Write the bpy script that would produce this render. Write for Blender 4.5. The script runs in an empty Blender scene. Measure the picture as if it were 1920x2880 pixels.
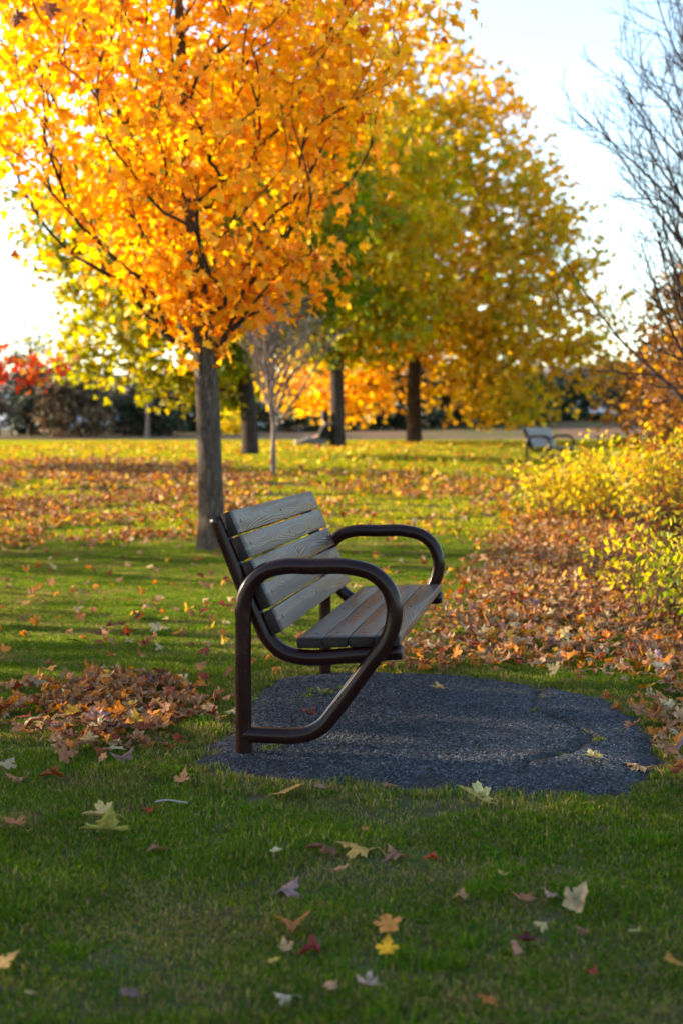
import bpy, bmesh, math, random
import numpy as np
from mathutils import Vector, Matrix

SC = bpy.context.scene
COL = SC.collection
R = math.radians
RNG = np.random.default_rng(11)
random.seed(5)

# ------------------------------------------------------------------ camera
CAM_H = 1.22
PITCH = math.atan(240.0 / 4000.0)
cam_data = bpy.data.cameras.new("camera")
cam = bpy.data.objects.new("camera", cam_data)
COL.objects.link(cam)
cam.location = (0, 0, CAM_H)
cam.rotation_euler = (math.pi / 2 - PITCH, 0, 0)
cam_data.sensor_fit = 'VERTICAL'
cam_data.sensor_height = 36.0
cam_data.lens = 50.0
cam_data.clip_end = 3000
cam_data.dof.use_dof = True
cam_data.dof.focus_distance = 5.55
cam_data.dof.aperture_fstop = 2.6
cam_data.dof.aperture_blades = 0
SC.camera = cam

# ------------------------------------------------------------------ world, sun, exposure
SUN_EL = R(15.5)
SUN_AZ = R(17.0)          # how far the sun stands behind the plane of the picture, to the left
SUN_DIR = Vector((-math.cos(SUN_AZ) * math.cos(SUN_EL), math.sin(SUN_AZ) * math.cos(SUN_EL), math.sin(SUN_EL)))
world = bpy.data.worlds.new("World")
SC.world = world
world.use_nodes = True
wn = world.node_tree
wn.nodes.clear()
w_out = wn.nodes.new("ShaderNodeOutputWorld")
w_bg = wn.nodes.new("ShaderNodeBackground")
w_sky = wn.nodes.new("ShaderNodeTexSky")
w_sky.sky_type = 'NISHITA'
w_sky.sun_disc = False
w_sky.sun_elevation = SUN_EL
w_sky.sun_rotation = math.atan2(SUN_DIR.x, SUN_DIR.y)
w_sky.altitude = 100
w_sky.air_density = 1.0
w_sky.dust_density = 0.7
w_sky.ozone_density = 1.0
w_bg.inputs[1].default_value = 0.135
wn.links.new(w_sky.outputs[0], w_bg.inputs[0])
wn.links.new(w_bg.outputs[0], w_out.inputs[0])

sun_data = bpy.data.lights.new("sun", 'SUN')
sun_data.energy = 4.8
sun_data.angle = R(0.55)
sun_data.color = (1.0, 0.80, 0.55)
sun = bpy.data.objects.new("sun", sun_data)
COL.objects.link(sun)
sun.rotation_euler = SUN_DIR.to_track_quat('Z', 'Y').to_euler()
sun.location = (-30, 10, 20)

SC.view_settings.view_transform = 'Standard'
SC.view_settings.look = 'None'
SC.view_settings.exposure = 2.0
SC.view_settings.gamma = 1.0
SC.view_settings.use_curve_mapping = False
SC.render.engine = 'CYCLES'
SC.cycles.use_denoising = True
SC.cycles.denoiser = 'OPENIMAGEDENOISE'
SC.cycles.max_bounces = 5
SC.cycles.diffuse_bounces = 2
SC.cycles.transmission_bounces = 3
SC.cycles.glossy_bounces = 3
SC.cycles.transparent_max_bounces = 4
SC.cycles.caustics_reflective = False
SC.cycles.caustics_refractive = False
SC.cycles.sample_clamp_indirect = 6.0
SC.cycles.use_adaptive_sampling = True
SC.cycles.adaptive_threshold = 0.02

# ------------------------------------------------------------------ helpers
_ph = np.random.default_rng(3).uniform(0, 6.28, (40, 3))
def vnoise(x, y, scale=1.0, seed=0):
    """cheap smooth noise in about -1..1"""
    x = np.asarray(x, float) / scale; y = np.asarray(y, float) / scale
    v = 0
    for i in range(7):
        p = _ph[(i + seed * 7) % 40]
        a = p[0]; k = 0.7 + 0.45 * i
        v = v + np.sin((x * math.cos(a) + y * math.sin(a)) * k * 2.2 + p[1] + 1.3 * np.sin((y * math.cos(a) - x * math.sin(a)) * k * 0.9 + p[2])) / (1 + 0.35 * i)
    return v / 3.4

_py = np.array([-100, 0, 12.5, 14.5, 18, 22, 26, 30, 34, 40, 46, 55, 70, 100, 200, 800.])
_pz = np.array([0, 0, 0.0, 0.04, 0.22, 0.45, 0.56, 0.62, 0.645, 0.63, 0.68, 0.74, 0.93, 1.1, 1.3, 2.0])
def terrain(x, y):
    x = np.asarray(x, float); y = np.asarray(y, float)
    z = np.zeros(np.broadcast(x, y).shape)
    for dy, w in ((-1.5, .2), (-.7, .2), (0, .2), (.7, .2), (1.5, .2)):
        z = z + w * np.interp(y + dy, _py, _pz)
    z = z - 0.36 * np.exp(-(((x - 5.6) / 3.0) ** 2 + ((y - 34) / 5.5) ** 2))
    z = z + 0.9 * np.clip((y - 58) / 40, 0, 1) * np.clip((x + 2) / 12, 0, 1)
    z = z + 0.012 * vnoise(x, y, 1.6, 1) * np.clip((np.hypot(x - .3, y - 5.8) - 1.2) / 1.5, 0, 1)
    return z

def ray(px, py):
    """direction of a pixel of the 1568 x 2352 view used for measuring"""
    a = (px * 1.2245 - 960) / 4000.0
    b = -(py * 1.2245 - 1440) / 4000.0
    return np.array([a, math.cos(PITCH) + b * math.sin(PITCH), -math.sin(PITCH) + b * math.cos(PITCH)])

def on_ground(px, py):
    d = ray(px, py); t = 1.5
    prev = t
    while t < 400:
        p = np.array([0, 0, CAM_H]) + d * t
        if p[2] < terrain(p[0], p[1]):
            lo, hi = prev, t
            for _ in range(24):
                m = (lo + hi) / 2; q = np.array([0, 0, CAM_H]) + d * m
                if q[2] < terrain(q[0], q[1]): hi = m
                else: lo = m
            q = np.array([0, 0, CAM_H]) + d * hi
            return q
        prev = t; t *= 1.02
    return np.array([0, 0, CAM_H]) + d * t

def in_poly(x, y, poly):
    x = np.asarray(x); y = np.asarray(y)
    r = np.zeros(x.shape, bool); n = len(poly); j = n - 1
    for i in range(n):
        xi, yi = poly[i]; xj, yj = poly[j]
        if yi != yj:
            c = ((yi > y) != (yj > y)) & (x < (xj - xi) * (y - yi) / (yj - yi) + xi)
            r ^= c
        j = i
    return r

def poly_dist(x, y, poly):
    """signed distance to a closed polygon, positive inside"""
    x = np.asarray(x, float); y = np.asarray(y, float)
    d = np.full(x.shape, 1e9); n = len(poly)
    for i in range(n):
        ax, ay = poly[i]; bx, by = poly[(i + 1) % n]
        ux, uy = bx - ax, by - ay; L = ux * ux + uy * uy
        t = np.clip(((x - ax) * ux + (y - ay) * uy) / L, 0, 1)
        d = np.minimum(d, np.hypot(x - ax - t * ux, y - ay - t * uy))
    return np.where(in_poly(x, y, poly), d, -d)

def mesh_np(name, V, loops, starts, mats, smooth=False, col=None, mat_idx=None):
    me = bpy.data.meshes.new(name)
    V = np.ascontiguousarray(V, np.float32); loops = np.ascontiguousarray(loops, np.int32).ravel()
    starts = np.ascontiguousarray(starts, np.int32)
    me.vertices.add(len(V)); me.vertices.foreach_set("co", V.ravel())
    me.loops.add(len(loops)); me.loops.foreach_set("vertex_index", loops)
    me.polygons.add(len(starts)); me.polygons.foreach_set("loop_start", starts)
    if smooth: me.polygons.foreach_set("use_smooth", np.ones(len(starts), bool))
    if mat_idx is not None: me.polygons.foreach_set("material_index", np.asarray(mat_idx, np.int32))
    me.update(calc_edges=True)
    if col is not None:
        a = me.color_attributes.new("Col", 'FLOAT_COLOR', 'POINT')
        c = np.ones((len(V), 4), np.float32); c[:, :3] = col
        a.data.foreach_set("color", c.ravel())
    for m in (mats if isinstance(mats, (list, tuple)) else [mats]): me.materials.append(m)
    return me

def mesh_faces(name, V, F, mats, smooth=False, col=None, mat_idx=None):
    """F: list of arrays (k x n) of faces, all kept in order"""
    loops = []; starts = []; s = 0
    for f in (F if isinstance(F, list) else [F]):
        f = np.asarray(f, np.int32)
        if f.size == 0: continue
        loops.append(f.ravel()); starts.append(s + np.arange(len(f)) * f.shape[1]); s += f.size
    return mesh_np(name, V, np.concatenate(loops), np.concatenate(starts), mats, smooth, col, mat_idx)

def link(name, data, parent=None, loc=None, rot=None):
    o = bpy.data.objects.new(name, data)
    COL.objects.link(o)
    if parent is not None: o.parent = parent
    if loc is not None: o.location = loc
    if rot is not None: o.rotation_euler = rot
    return o

def tag(o, label=None, cat=None, group=None, kind=None):
    if label: o["label"] = label
    if cat: o["category"] = cat
    if group: o["group"] = group
    if kind: o["kind"] = kind
    return o

def thing(name, label, cat, loc=(0, 0, 0), rotz=0.0, group=None):
    o = bpy.data.objects.new(name, None)
    o.empty_display_size = 0.2
    COL.objects.link(o); o.location = loc; o.rotation_euler = (0, 0, rotz)
    return tag(o, label, cat, group)

def smooth_path(P, n=6):
    """smooth curve through the points, spaced by their distances"""
    P = np.asarray(P, float); d = np.linalg.norm(np.diff(P, axis=0), axis=1) + 1e-9
    v = np.diff(P, axis=0) / d[:, None]; T = np.zeros_like(P); T[0] = v[0]; T[-1] = v[-1]
    T[1:-1] = (v[:-1] * d[1:, None] + v[1:] * d[:-1, None]) / (d[1:] + d[:-1])[:, None]
    out = []
    for i in range(len(P) - 1):
        for t in np.linspace(0, 1, n, endpoint=False):
            h = d[i]; t2, t3 = t * t, t ** 3
            out.append((2 * t3 - 3 * t2 + 1) * P[i] + (t3 - 2 * t2 + t) * h * T[i] + (-2 * t3 + 3 * t2) * P[i + 1] + (t3 - t2) * h * T[i + 1])
    out.append(P[-1])
    return np.array(out)

def tube_arrays(P, rad, sides=8, caps=True, ref=(0.31, 0.17, 0.93)):
    """V, quads, caps for one swept tube"""
    P = np.asarray(P, float); n = len(P)
    rad = np.broadcast_to(np.asarray(rad, float), (n,))
    T = np.gradient(P, axis=0); T /= np.linalg.norm(T, axis=1, keepdims=True) + 1e-12
    N = np.zeros_like(P); r = np.array(ref, float)
    v = r - T[0] * (r @ T[0])
    if np.linalg.norm(v) < 1e-3: v = np.array([1., 0, 0]) - T[0] * T[0][0]
    N[0] = v / np.linalg.norm(v)
    for i in range(1, n):
        v = N[i - 1] - T[i] * (N[i - 1] @ T[i]); N[i] = v / (np.linalg.norm(v) + 1e-12)
    B = np.cross(T, N)
    a = np.linspace(0, 2 * math.pi, sides, endpoint=False)
    V = (P[:, None, :] + rad[:, None, None] * (np.cos(a)[None, :, None] * N[:, None, :] + np.sin(a)[None, :, None] * B[:, None, :])).reshape(-1, 3)
    i = np.arange(n - 1)[:, None] * sides; j = np.arange(sides)[None, :]; k = (j + 1) % sides
    Q = np.stack([i + j, i + k, i + sides + k, i + sides + j], -1).reshape(-1, 4)
    C = np.array([np.arange(sides)[::-1], (n - 1) * sides + np.arange(sides)]) if caps else np.zeros((0, sides), int)
    return V, Q, C

class Tubes:
    """collects swept tubes of one thing into one mesh"""
    def __init__(s): s.V = []; s.Q = []; s.n = 0
    def add(s, P, rad, sides=5, **k):
        V, Q, C = tube_arrays(P, rad, sides, caps=False, **k)
        s.V.append(V); s.Q.append(Q + s.n); s.n += len(V)
    def mesh(s, name, mat):
        return mesh_faces(name, np.vstack(s.V), [np.vstack(s.Q)], mat, True)

# ------------------------------------------------------------------ materials
def new_mat(name):
    m = bpy.data.materials.new(name); m.use_nodes = True
    nt = m.node_tree; nt.nodes.clear()
    out = nt.nodes.new("ShaderNodeOutputMaterial")
    return m, nt, out
def N(nt, t, **k):
    n = nt.nodes.new(t)
    for a, b in k.items(): setattr(n, a, b)
    return n
def L(nt, a, b): nt.links.new(a, b)
def noise(nt, vec, scale, detail=4.0, rough=0.55, dist=0.0):
    n = N(nt, "ShaderNodeTexNoise"); n.inputs["Scale"].default_value = scale
    n.inputs["Detail"].default_value = detail; n.inputs["Roughness"].default_value = rough; n.inputs["Distortion"].default_value = dist
    if vec is not None: L(nt, vec, n.inputs["Vector"])
    return n
def ramp(nt, fac, stops):
    r = N(nt, "ShaderNodeValToRGB"); cr = r.color_ramp
    while len(cr.elements) < len(stops): cr.elements.new(0.5)
    for e, (p, c) in zip(cr.elements, stops):
        e.position = p; e.color = (c[0], c[1], c[2], 1) if not isinstance(c, (int, float)) else (c, c, c, 1)
    L(nt, fac, r.inputs[0]); return r
def mixc(nt, fac, a, b, blend='MIX'):
    m = N(nt, "ShaderNodeMix", data_type='RGBA', blend_type=blend)
    for s, v in ((m.inputs[0], fac), (m.inputs[6], a), (m.inputs[7], b)):
        if hasattr(v, "is_output"): L(nt, v, s)
        elif isinstance(v, (int, float)): s.default_value = v
        else: s.default_value = (v[0], v[1], v[2], 1)
    return m.outputs[2]
def math_n(nt, op, a, b=None):
    m = N(nt, "ShaderNodeMath", operation=op)
    for s, v in zip(m.inputs, (a, b)):
        if v is None: continue
        if hasattr(v, "is_output"): L(nt, v, s)
        else: s.default_value = v
    return m.outputs[0]
def bump(nt, height, strength=0.4, dist=0.02):
    b = N(nt, "ShaderNodeBump"); b.inputs["Strength"].default_value = strength; b.inputs["Distance"].default_value = dist
    L(nt, height, b.inputs["Height"]); return b.outputs[0]
def principled(nt, out, color=None, rough=0.6, normal=None, spec=0.5, metal=0.0, coat=0.0):
    p = N(nt, "ShaderNodeBsdfPrincipled")
    for key, v in (("Base Color", color), ("Roughness", rough), ("Specular IOR Level", spec), ("Metallic", metal), ("Coat Weight", coat)):
        if v is None: continue
        if hasattr(v, "is_output"): L(nt, v, p.inputs[key])
        elif isinstance(v, (int, float)): p.inputs[key].default_value = v
        else: p.inputs[key].default_value = (v[0], v[1], v[2], 1)
    if normal is not None: L(nt, normal, p.inputs["Normal"])
    L(nt, p.outputs[0], out.inputs[0]); return p

def leaf_material(name, source, trans=0.5, tsat=1.25, tval=1.5, spots=0.3, gloss=0.06, scale=35.0):
    """source: 'vertex' reads the leaf colours of the mesh, 'object' the object's own colour"""
    m, nt, out = new_mat(name)
    if source == 'vertex':
        c = N(nt, "ShaderNodeAttribute", attribute_name="Col").outputs["Color"]
    else:
        c = N(nt, "ShaderNodeObjectInfo").outputs["Color"]
    geo = N(nt, "ShaderNodeNewGeometry")
    nz = noise(nt, geo.outputs["Position"], scale, 3)
    f = ramp(nt, nz.outputs[0], [(0.3, 1.0 - spots), (0.65, 1.0 + spots * 0.4)])
    c2 = mixc(nt, 1.0, c, f.outputs[0], 'MULTIPLY')
    hs = N(nt, "ShaderNodeHueSaturation"); hs.inputs["Saturation"].default_value = tsat; hs.inputs["Value"].default_value = tval
    L(nt, c2, hs.inputs["Color"])
    d = N(nt, "ShaderNodeBsdfDiffuse"); L(nt, c2, d.inputs[0])
    t = N(nt, "ShaderNodeBsdfTranslucent"); L(nt, hs.outputs[0], t.inputs[0])
    mx = N(nt, "ShaderNodeMixShader"); mx.inputs[0].default_value = trans
    L(nt, d.outputs[0], mx.inputs[1]); L(nt, t.outputs[0], mx.inputs[2])
    g = N(nt, "ShaderNodeBsdfGlossy"); g.inputs["Roughness"].default_value = 0.45; g.inputs[0].default_value = (1, 1, 1, 1)
    m2 = N(nt, "ShaderNodeMixShader"); m2.inputs[0].default_value = gloss
    L(nt, mx.outputs[0], m2.inputs[1]); L(nt, g.outputs[0], m2.inputs[2]); L(nt, m2.outputs[0], out.inputs[0])
    return m

M = {}
M['tree_leaf'] = leaf_material("tree_leaf", 'vertex', 0.55, 1.15, 1.5, 0.15, 0.012, 9)
M['tree_leaf_single'] = leaf_material("tree_leaf_single", 'object', 0.55, 1.15, 1.5, 0.15, 0.012, 9)
M['fallen'] = leaf_material("fallen_leaf_mass", 'vertex', 0.25, 1.1, 1.3, 0.45, 0.015, 40)
M['fallen_single'] = leaf_material("fallen_leaf_single", 'object', 0.25, 1.1, 1.3, 0.45, 0.015, 40)
M['grass'] = leaf_material("grass_blade", 'vertex', 0.52, 1.15, 1.8, 0.2, 0.006, 3)

def bark(name, c0, c1, moss=None, scale=1.0):
    m, nt, out = new_mat(name)
    tc = N(nt, "ShaderNodeTexCoord"); mp = N(nt, "ShaderNodeMapping"); mp.inputs["Scale"].default_value = (1, 1, 0.22)
    L(nt, tc.outputs["Object"], mp.inputs[0])
    n1 = noise(nt, mp.outputs[0], 28 * scale, 6, 0.65, 0.4)
    n2 = noise(nt, tc.outputs["Object"], 5 * scale, 4)
    vo = N(nt, "ShaderNodeTexVoronoi", feature='DISTANCE_TO_EDGE'); vo.inputs["Scale"].default_value = 22 * scale
    L(nt, mixc(nt, 0.18, mp.outputs[0], n1.outputs["Color"]), vo.inputs["Vector"])
    crack = ramp(nt, vo.outputs[0], [(0.0, 0.25), (0.12, 1.0)])
    c = mixc(nt, ramp(nt, n1.outputs[0], [(0.32, 0.0), (0.7, 1.0)]).outputs[0], c0, c1)
    c = mixc(nt, 0.75, c, crack.outputs[0], 'MULTIPLY')
    if moss:
        n3 = noise(nt, tc.outputs["Object"], 7 * scale, 5, 0.7)
        c = mixc(nt, ramp(nt, n3.outputs[0], [(0.54, 0.0), (0.68, 0.75)]).outputs[0], c, moss)
        n4 = noise(nt, tc.outputs["Object"], 26 * scale, 3, 0.7)
        c = mixc(nt, ramp(nt, n4.outputs[0], [(0.66, 0.0), (0.72, 0.7)]).outputs[0], c, (0.33, 0.32, 0.29))
    h = math_n(nt, 'ADD', math_n(nt, 'MULTIPLY', crack.outputs[0], 0.7), n1.outputs[0])
    principled(nt, out, c, 0.9, bump(nt, h, 0.9, 0.012), 0.2)
    return m
M['bark_front'] = bark("bark_grey_maple", (0.05, 0.038, 0.03), (0.16, 0.125, 0.10), (0.15, 0.105, 0.03), 1.2)
M['bark_dark'] = bark("bark_dark_maple", (0.03, 0.022, 0.018), (0.085, 0.065, 0.05), None, 0.8)
M['bark_twig'] = bark("bark_brown_twig", (0.03, 0.02, 0.018), (0.085, 0.06, 0.05), None, 2.0)
M['bark_pale'] = bark("bark_pale_sapling", (0.17, 0.13, 0.115), (0.42, 0.33, 0.29), None, 2.0)
M['stem_red'] = bark("bark_reddish_stem", (0.10, 0.05, 0.04), (0.30, 0.17, 0.13), None, 3.0)

def lawn_material():
    m, nt, out = new_mat("lawn_soil_and_thatch")
    geo = N(nt, "ShaderNodeNewGeometry"); P = geo.outputs["Position"]
    n1 = noise(nt, P, 1.1, 5, 0.6); n2 = noise(nt, P, 60, 4, 0.7); n3 = noise(nt, P, 7, 4, 0.6)
    g = mixc(nt, n2.outputs[0], (0.022, 0.036, 0.009), (0.075, 0.085, 0.022))
    s = mixc(nt, n2.outputs[0], (0.075, 0.050, 0.028), (0.17, 0.12, 0.07))
    c = mixc(nt, ramp(nt, n3.outputs[0], [(0.42, 0.0), (0.66, 0.85)]).outputs[0], g, s)
    sx = N(nt, "ShaderNodeSeparateXYZ"); L(nt, P, sx.inputs[0])
    # far away the ground is covered by old brown leaves with grass between
    far = N(nt, "ShaderNodeMapRange"); far.inputs[1].default_value = 47; far.inputs[2].default_value = 56
    L(nt, sx.outputs[1], far.inputs[0])
    n4 = noise(nt, P, 0.35, 3, 0.6); n5 = noise(nt, P, 9, 3, 0.7)
    lf = mixc(nt, n5.outputs[0], (0.10, 0.05, 0.03), (0.24, 0.13, 0.085))
    fm = math_n(nt, 'MULTIPLY', far.outputs[0], ramp(nt, n4.outputs[0], [(0.42, 0.15), (0.55, 1.0)]).outputs[0])
    grass_far = mixc(nt, n5.outputs[0], (0.05, 0.07, 0.015), (0.09, 0.11, 0.03))
    c = mixc(nt, far.outputs[0], c, grass_far)
    c = mixc(nt, fm, c, lf)
    principled(nt, out, c, 0.95, bump(nt, n2.outputs[0], 0.7, 0.02), 0.1)
    return m
M['lawn'] = lawn_material()

def asphalt_material():
    m, nt, out = new_mat("worn_asphalt")
    geo = N(nt, "ShaderNodeNewGeometry"); P = geo.outputs["Position"]
    vo = N(nt, "ShaderNodeTexVoronoi", feature='F1'); vo.inputs["Scale"].default_value = 145; L(nt, P, vo.inputs["Vector"])
    bw = N(nt, "ShaderNodeSeparateColor"); L(nt, vo.outputs["Color"], bw.inputs[0])
    big = noise(nt, P, 2.2, 4, 0.6); fine = noise(nt, P, 260, 3, 0.7)
    stone = ramp(nt, bw.outputs[0], [(0.0, (0.007, 0.009, 0.0125)), (0.5, (0.026, 0.032, 0.042)), (0.8, (0.068, 0.082, 0.102)), (1.0, (0.19, 0.21, 0.24))])
    gap = ramp(nt, vo.outputs["Distance"], [(0.35, 1.0), (0.75, 0.25)])
    c = mixc(nt, 1.0, stone.outputs[0], gap.outputs[0], 'MULTIPLY')
    c = mixc(nt, 1.0, c, ramp(nt, big.outputs[0], [(0.3, 0.62), (0.7, 1.15)]).outputs[0], 'MULTIPLY')
    # soil washed over the rim
    at = N(nt, "ShaderNodeAttribute", attribute_name="Col")
    sp = N(nt, "ShaderNodeSeparateColor"); L(nt, at.outputs["Color"], sp.inputs[0])
    dirt = mixc(nt, fine.outputs[0], (0.018, 0.014, 0.010), (0.045, 0.035, 0.025))
    c = mixc(nt, math_n(nt, 'MULTIPLY', sp.outputs[0], ramp(nt, noise(nt, P, 9, 4, 0.7).outputs[0], [(0.4, 0.1), (0.6, 1.0)]).outputs[0]), c, dirt)
    h = math_n(nt, 'SUBTRACT', 1.0, vo.outputs["Distance"])
    h = math_n(nt, 'ADD', h, math_n(nt, 'MULTIPLY', bw.outputs[0], 0.7))
    principled(nt, out, c, 0.7, bump(nt, h, 1.0, 0.006), 0.3)
    return m
M['asphalt'] = asphalt_material()

def tube_paint():
    m, nt, out = new_mat("brown_gloss_paint")
    tc = N(nt, "ShaderNodeTexCoord")
    n1 = noise(nt, tc.outputs["Object"], 9, 5, 0.6); n2 = noise(nt, tc.outputs["Object"], 55, 4, 0.7)
    c = mixc(nt, n1.outputs[0], (0.011, 0.0036, 0.0034), (0.022, 0.0075, 0.007))
    c = mixc(nt, ramp(nt, n2.outputs[0], [(0.66, 0.0), (0.71, 0.6)]).outputs[0], c, (0.09, 0.065, 0.055))
    r = ramp(nt, n1.outputs[0], [(0.3, 0.20), (0.7, 0.32)])
    principled(nt, out, c, r.outputs[0], bump(nt, n2.outputs[0], 0.06, 0.004), 0.20, 0.0, 0.0)
    return m
M['tube'] = tube_paint()

def wood_material(name, weathered):
    m, nt, out = new_mat(name)
    tc = N(nt, "ShaderNodeTexCoord"); oi = N(nt, "ShaderNodeObjectInfo")
    off = N(nt, "ShaderNodeVectorMath", operation='SCALE'); off.inputs[0].default_value = (3.1, 7.3, 1.7); L(nt, oi.outputs["Random"], off.inputs["Scale"])
    ad = N(nt, "ShaderNodeVectorMath", operation='ADD'); L(nt, tc.outputs["Object"], ad.inputs[0]); L(nt, off.outputs[0], ad.inputs[1])
    mp = N(nt, "ShaderNodeMapping"); mp.inputs["Scale"].default_value = (1, 0.06, 1); L(nt, ad.outputs[0], mp.inputs[0])
    warp = noise(nt, mp.outputs[0], 7.5, 1.5, 0.45)
    # year rings: contour lines of a stretched noise field
    rings = math_n(nt, 'SINE', math_n(nt, 'MULTIPLY', warp.outputs[0], 430.0))
    fib = N(nt, "ShaderNodeMapping"); fib.inputs["Scale"].default_value = (1, 0.05, 1); L(nt, ad.outputs[0], fib.inputs[0])
    fine = noise(nt, fib.outputs[0], 260, 4, 0.6)
    patch = noise(nt, ad.outputs[0], 7, 4, 0.6)
    chips = noise(nt, ad.outputs[0], 60, 4, 0.7)
    base = mixc(nt, ramp(nt, patch.outputs[0], [(0.35, 0.0), (0.68, 1.0)]).outputs[0], (0.056, 0.043, 0.037), (0.074, 0.043, 0.026))
    rr = ramp(nt, rings, [(0.0, 0.0), (0.6, 1.0)])
    rr.inputs[0].default_value = 0
    ring01 = math_n(nt, 'ADD', math_n(nt, 'MULTIPLY', rings, 0.5), 0.5)
    base = mixc(nt, ramp(nt, ring01, [(0.0, 0.42), (0.5, 0.0)]).outputs[0], base, (0.016, 0.011, 0.010))
    base = mixc(nt, ramp(nt, chips.outputs[0], [(0.62, 0.0), (0.70, 0.7)]).outputs[0], base, (0.17, 0.165, 0.16) if weathered else (0.12, 0.11, 0.105))
    crack = ramp(nt, noise(nt, fib.outputs[0], 120, 3, 0.7).outputs[0], [(0.29, 1.0 if weathered else 0.5), (0.35, 0.0)])
    base = mixc(nt, crack.outputs[0], base, (0.015, 0.012, 0.010))
    h = math_n(nt, 'ADD', math_n(nt, 'MULTIPLY', ring01, 0.7), math_n(nt, 'MULTIPLY', fine.outputs[0], 0.4))
    h = math_n(nt, 'SUBTRACT', h, crack.outputs[0])
    principled(nt, out, base, 0.36, bump(nt, h, 0.6, 0.003), 0.42)
    return m
M['wood'] = wood_material("worn_brown_painted_wood", False)
M['wood_seat'] = wood_material("cracked_brown_painted_wood", True)
def simple(name, c, rough=0.7, var=0.25, scale=20, spec=0.3, bmp=0.2):
    m, nt, out = new_mat(name)
    tc = N(nt, "ShaderNodeTexCoord"); n = noise(nt, tc.outputs["Object"], scale, 4, 0.6)
    a = tuple(v * (1 - var) for v in c); b = tuple(min(1, v * (1 + var)) for v in c)
    principled(nt, out, mixc(nt, n.outputs[0], a, b), rough, bump(nt, n.outputs[0], bmp, 0.01), spec)
    return m
M['wood_end'] = simple("dark_end_grain", (0.020, 0.011, 0.009), 0.75, 0.5, 120, 0.3, 0.8)
M['bolt'] = simple("dark_steel_bolt", (0.05, 0.05, 0.055), 0.4, 0.3, 60, 0.5)
M['needle'] = leaf_material("pine_needle", 'vertex', 0.2, 1.0, 1.1, 0.2, 0.03, 3)
M['siding'] = simple("pale_house_siding", (0.55, 0.57, 0.60), 0.7, 0.06, 3)
M['roofing'] = simple("grey_roof_shingle", (0.16, 0.15, 0.15), 0.9, 0.2, 8)
M['window_frame'] = simple("white_window_frame", (0.75, 0.75, 0.75), 0.5, 0.05, 5)
M['pane'] = simple("dark_window_glass", (0.03, 0.04, 0.05), 0.08, 0.2, 2, 0.6, 0.0)
M['skin'] = simple("skin", (0.42, 0.25, 0.18), 0.5, 0.08, 20)
M['black_cloth'] = simple("black_cloth", (0.012, 0.012, 0.013), 0.85, 0.3, 60)
M['pale_cloth'] = simple("pale_grey_cloth", (0.13, 0.125, 0.12), 0.85, 0.12, 40)
M['hair'] = simple("black_hair", (0.008, 0.007, 0.007), 0.5, 0.3, 120)
M['shoe'] = simple("pale_shoe", (0.5, 0.45, 0.42), 0.7, 0.1, 30)

# ------------------------------------------------------------------ ground
def ground():
    ys = np.concatenate([np.arange(-40, 1, 4.0), np.arange(1, 16, 0.14), 16 * 1.022 ** np.arange(0, 185)])
    xh = np.concatenate([np.arange(0, 4, 0.14), 4 * 1.06 ** np.arange(0, 84)])
    xs = np.concatenate([-xh[:0:-1], xh])
    X, Y = np.meshgrid(xs, ys); Z = terrain(X, Y)
    V = np.stack([X, Y, Z], -1).reshape(-1, 3); w = len(xs)
    i, j = np.meshgrid(np.arange(len(ys) - 1), np.arange(w - 1), indexing='ij'); a = (i * w + j).ravel()
    o = link("lawn", mesh_faces("lawn", V, np.stack([a, a + 1, a + w + 1, a + w], -1), M['lawn'], True))
    tag(o, "green park lawn rising gently towards the trees", kind="structure")
ground()

PAD = [(-0.57, 5.04), (-0.52, 5.30), (-0.45, 5.56), (-0.42, 6.05), (-0.39, 6.48), (-0.3, 6.8), (-0.09, 6.93), (0.16, 6.98), (0.38, 6.94), (0.62, 6.82),
       (0.85, 6.65), (1.03, 6.48), (1.19, 6.23), (1.24, 5.94), (1.23, 5.56), (1.19, 5.3), (1.14, 5.02), (1.04, 4.8), (0.95, 4.62), (0.74, 4.64),
       (0.6, 4.60), (0.46, 4.64), (0.30, 4.74), (0.17, 4.72), (-0.04, 4.80), (-0.22, 4.86), (-0.38, 4.94)]
CRACK = np.array([(0.93, 6.62), (0.88, 6.25), (0.80, 5.95), (0.93, 5.62), (0.97, 5.38), (0.78, 5.12), (0.66, 4.98)])
def pad_dist(x, y):
    x = np.asarray(x, float); y = np.asarray(y, float)
    return poly_dist(x, y, PAD) + 0.025 * vnoise(x, y, 0.16, 2) + 0.012 * vnoise(x, y, 0.05, 3)
def crack_dist(x, y):
    d = np.full(np.asarray(x).shape, 1e9)
    xx = x + 0.03 * vnoise(x, y, 0.09, 4); yy = y + 0.03 * vnoise(x, y, 0.11, 1)
    for a, b in zip(CRACK[:-1], CRACK[1:]):
        u = b - a; t = np.clip(((xx - a[0]) * u[0] + (yy - a[1]) * u[1]) / (u @ u), 0, 1)
        d = np.minimum(d, np.hypot(xx - a[0] - t * u[0], yy - a[1] - t * u[1]))
    return d
def pad_height(x, y):
    d = pad_dist(x, y)
    z = -0.012 + 0.034 * np.clip(d / 0.10, 0, 1) ** 0.5 + 0.028 * np.clip(d / 0.8, 0, 1)
    z = z + 0.006 * vnoise(x, y, 0.35, 1) - 0.018 * np.exp(-(crack_dist(x, y) / 0.022) ** 2)
    return z
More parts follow.
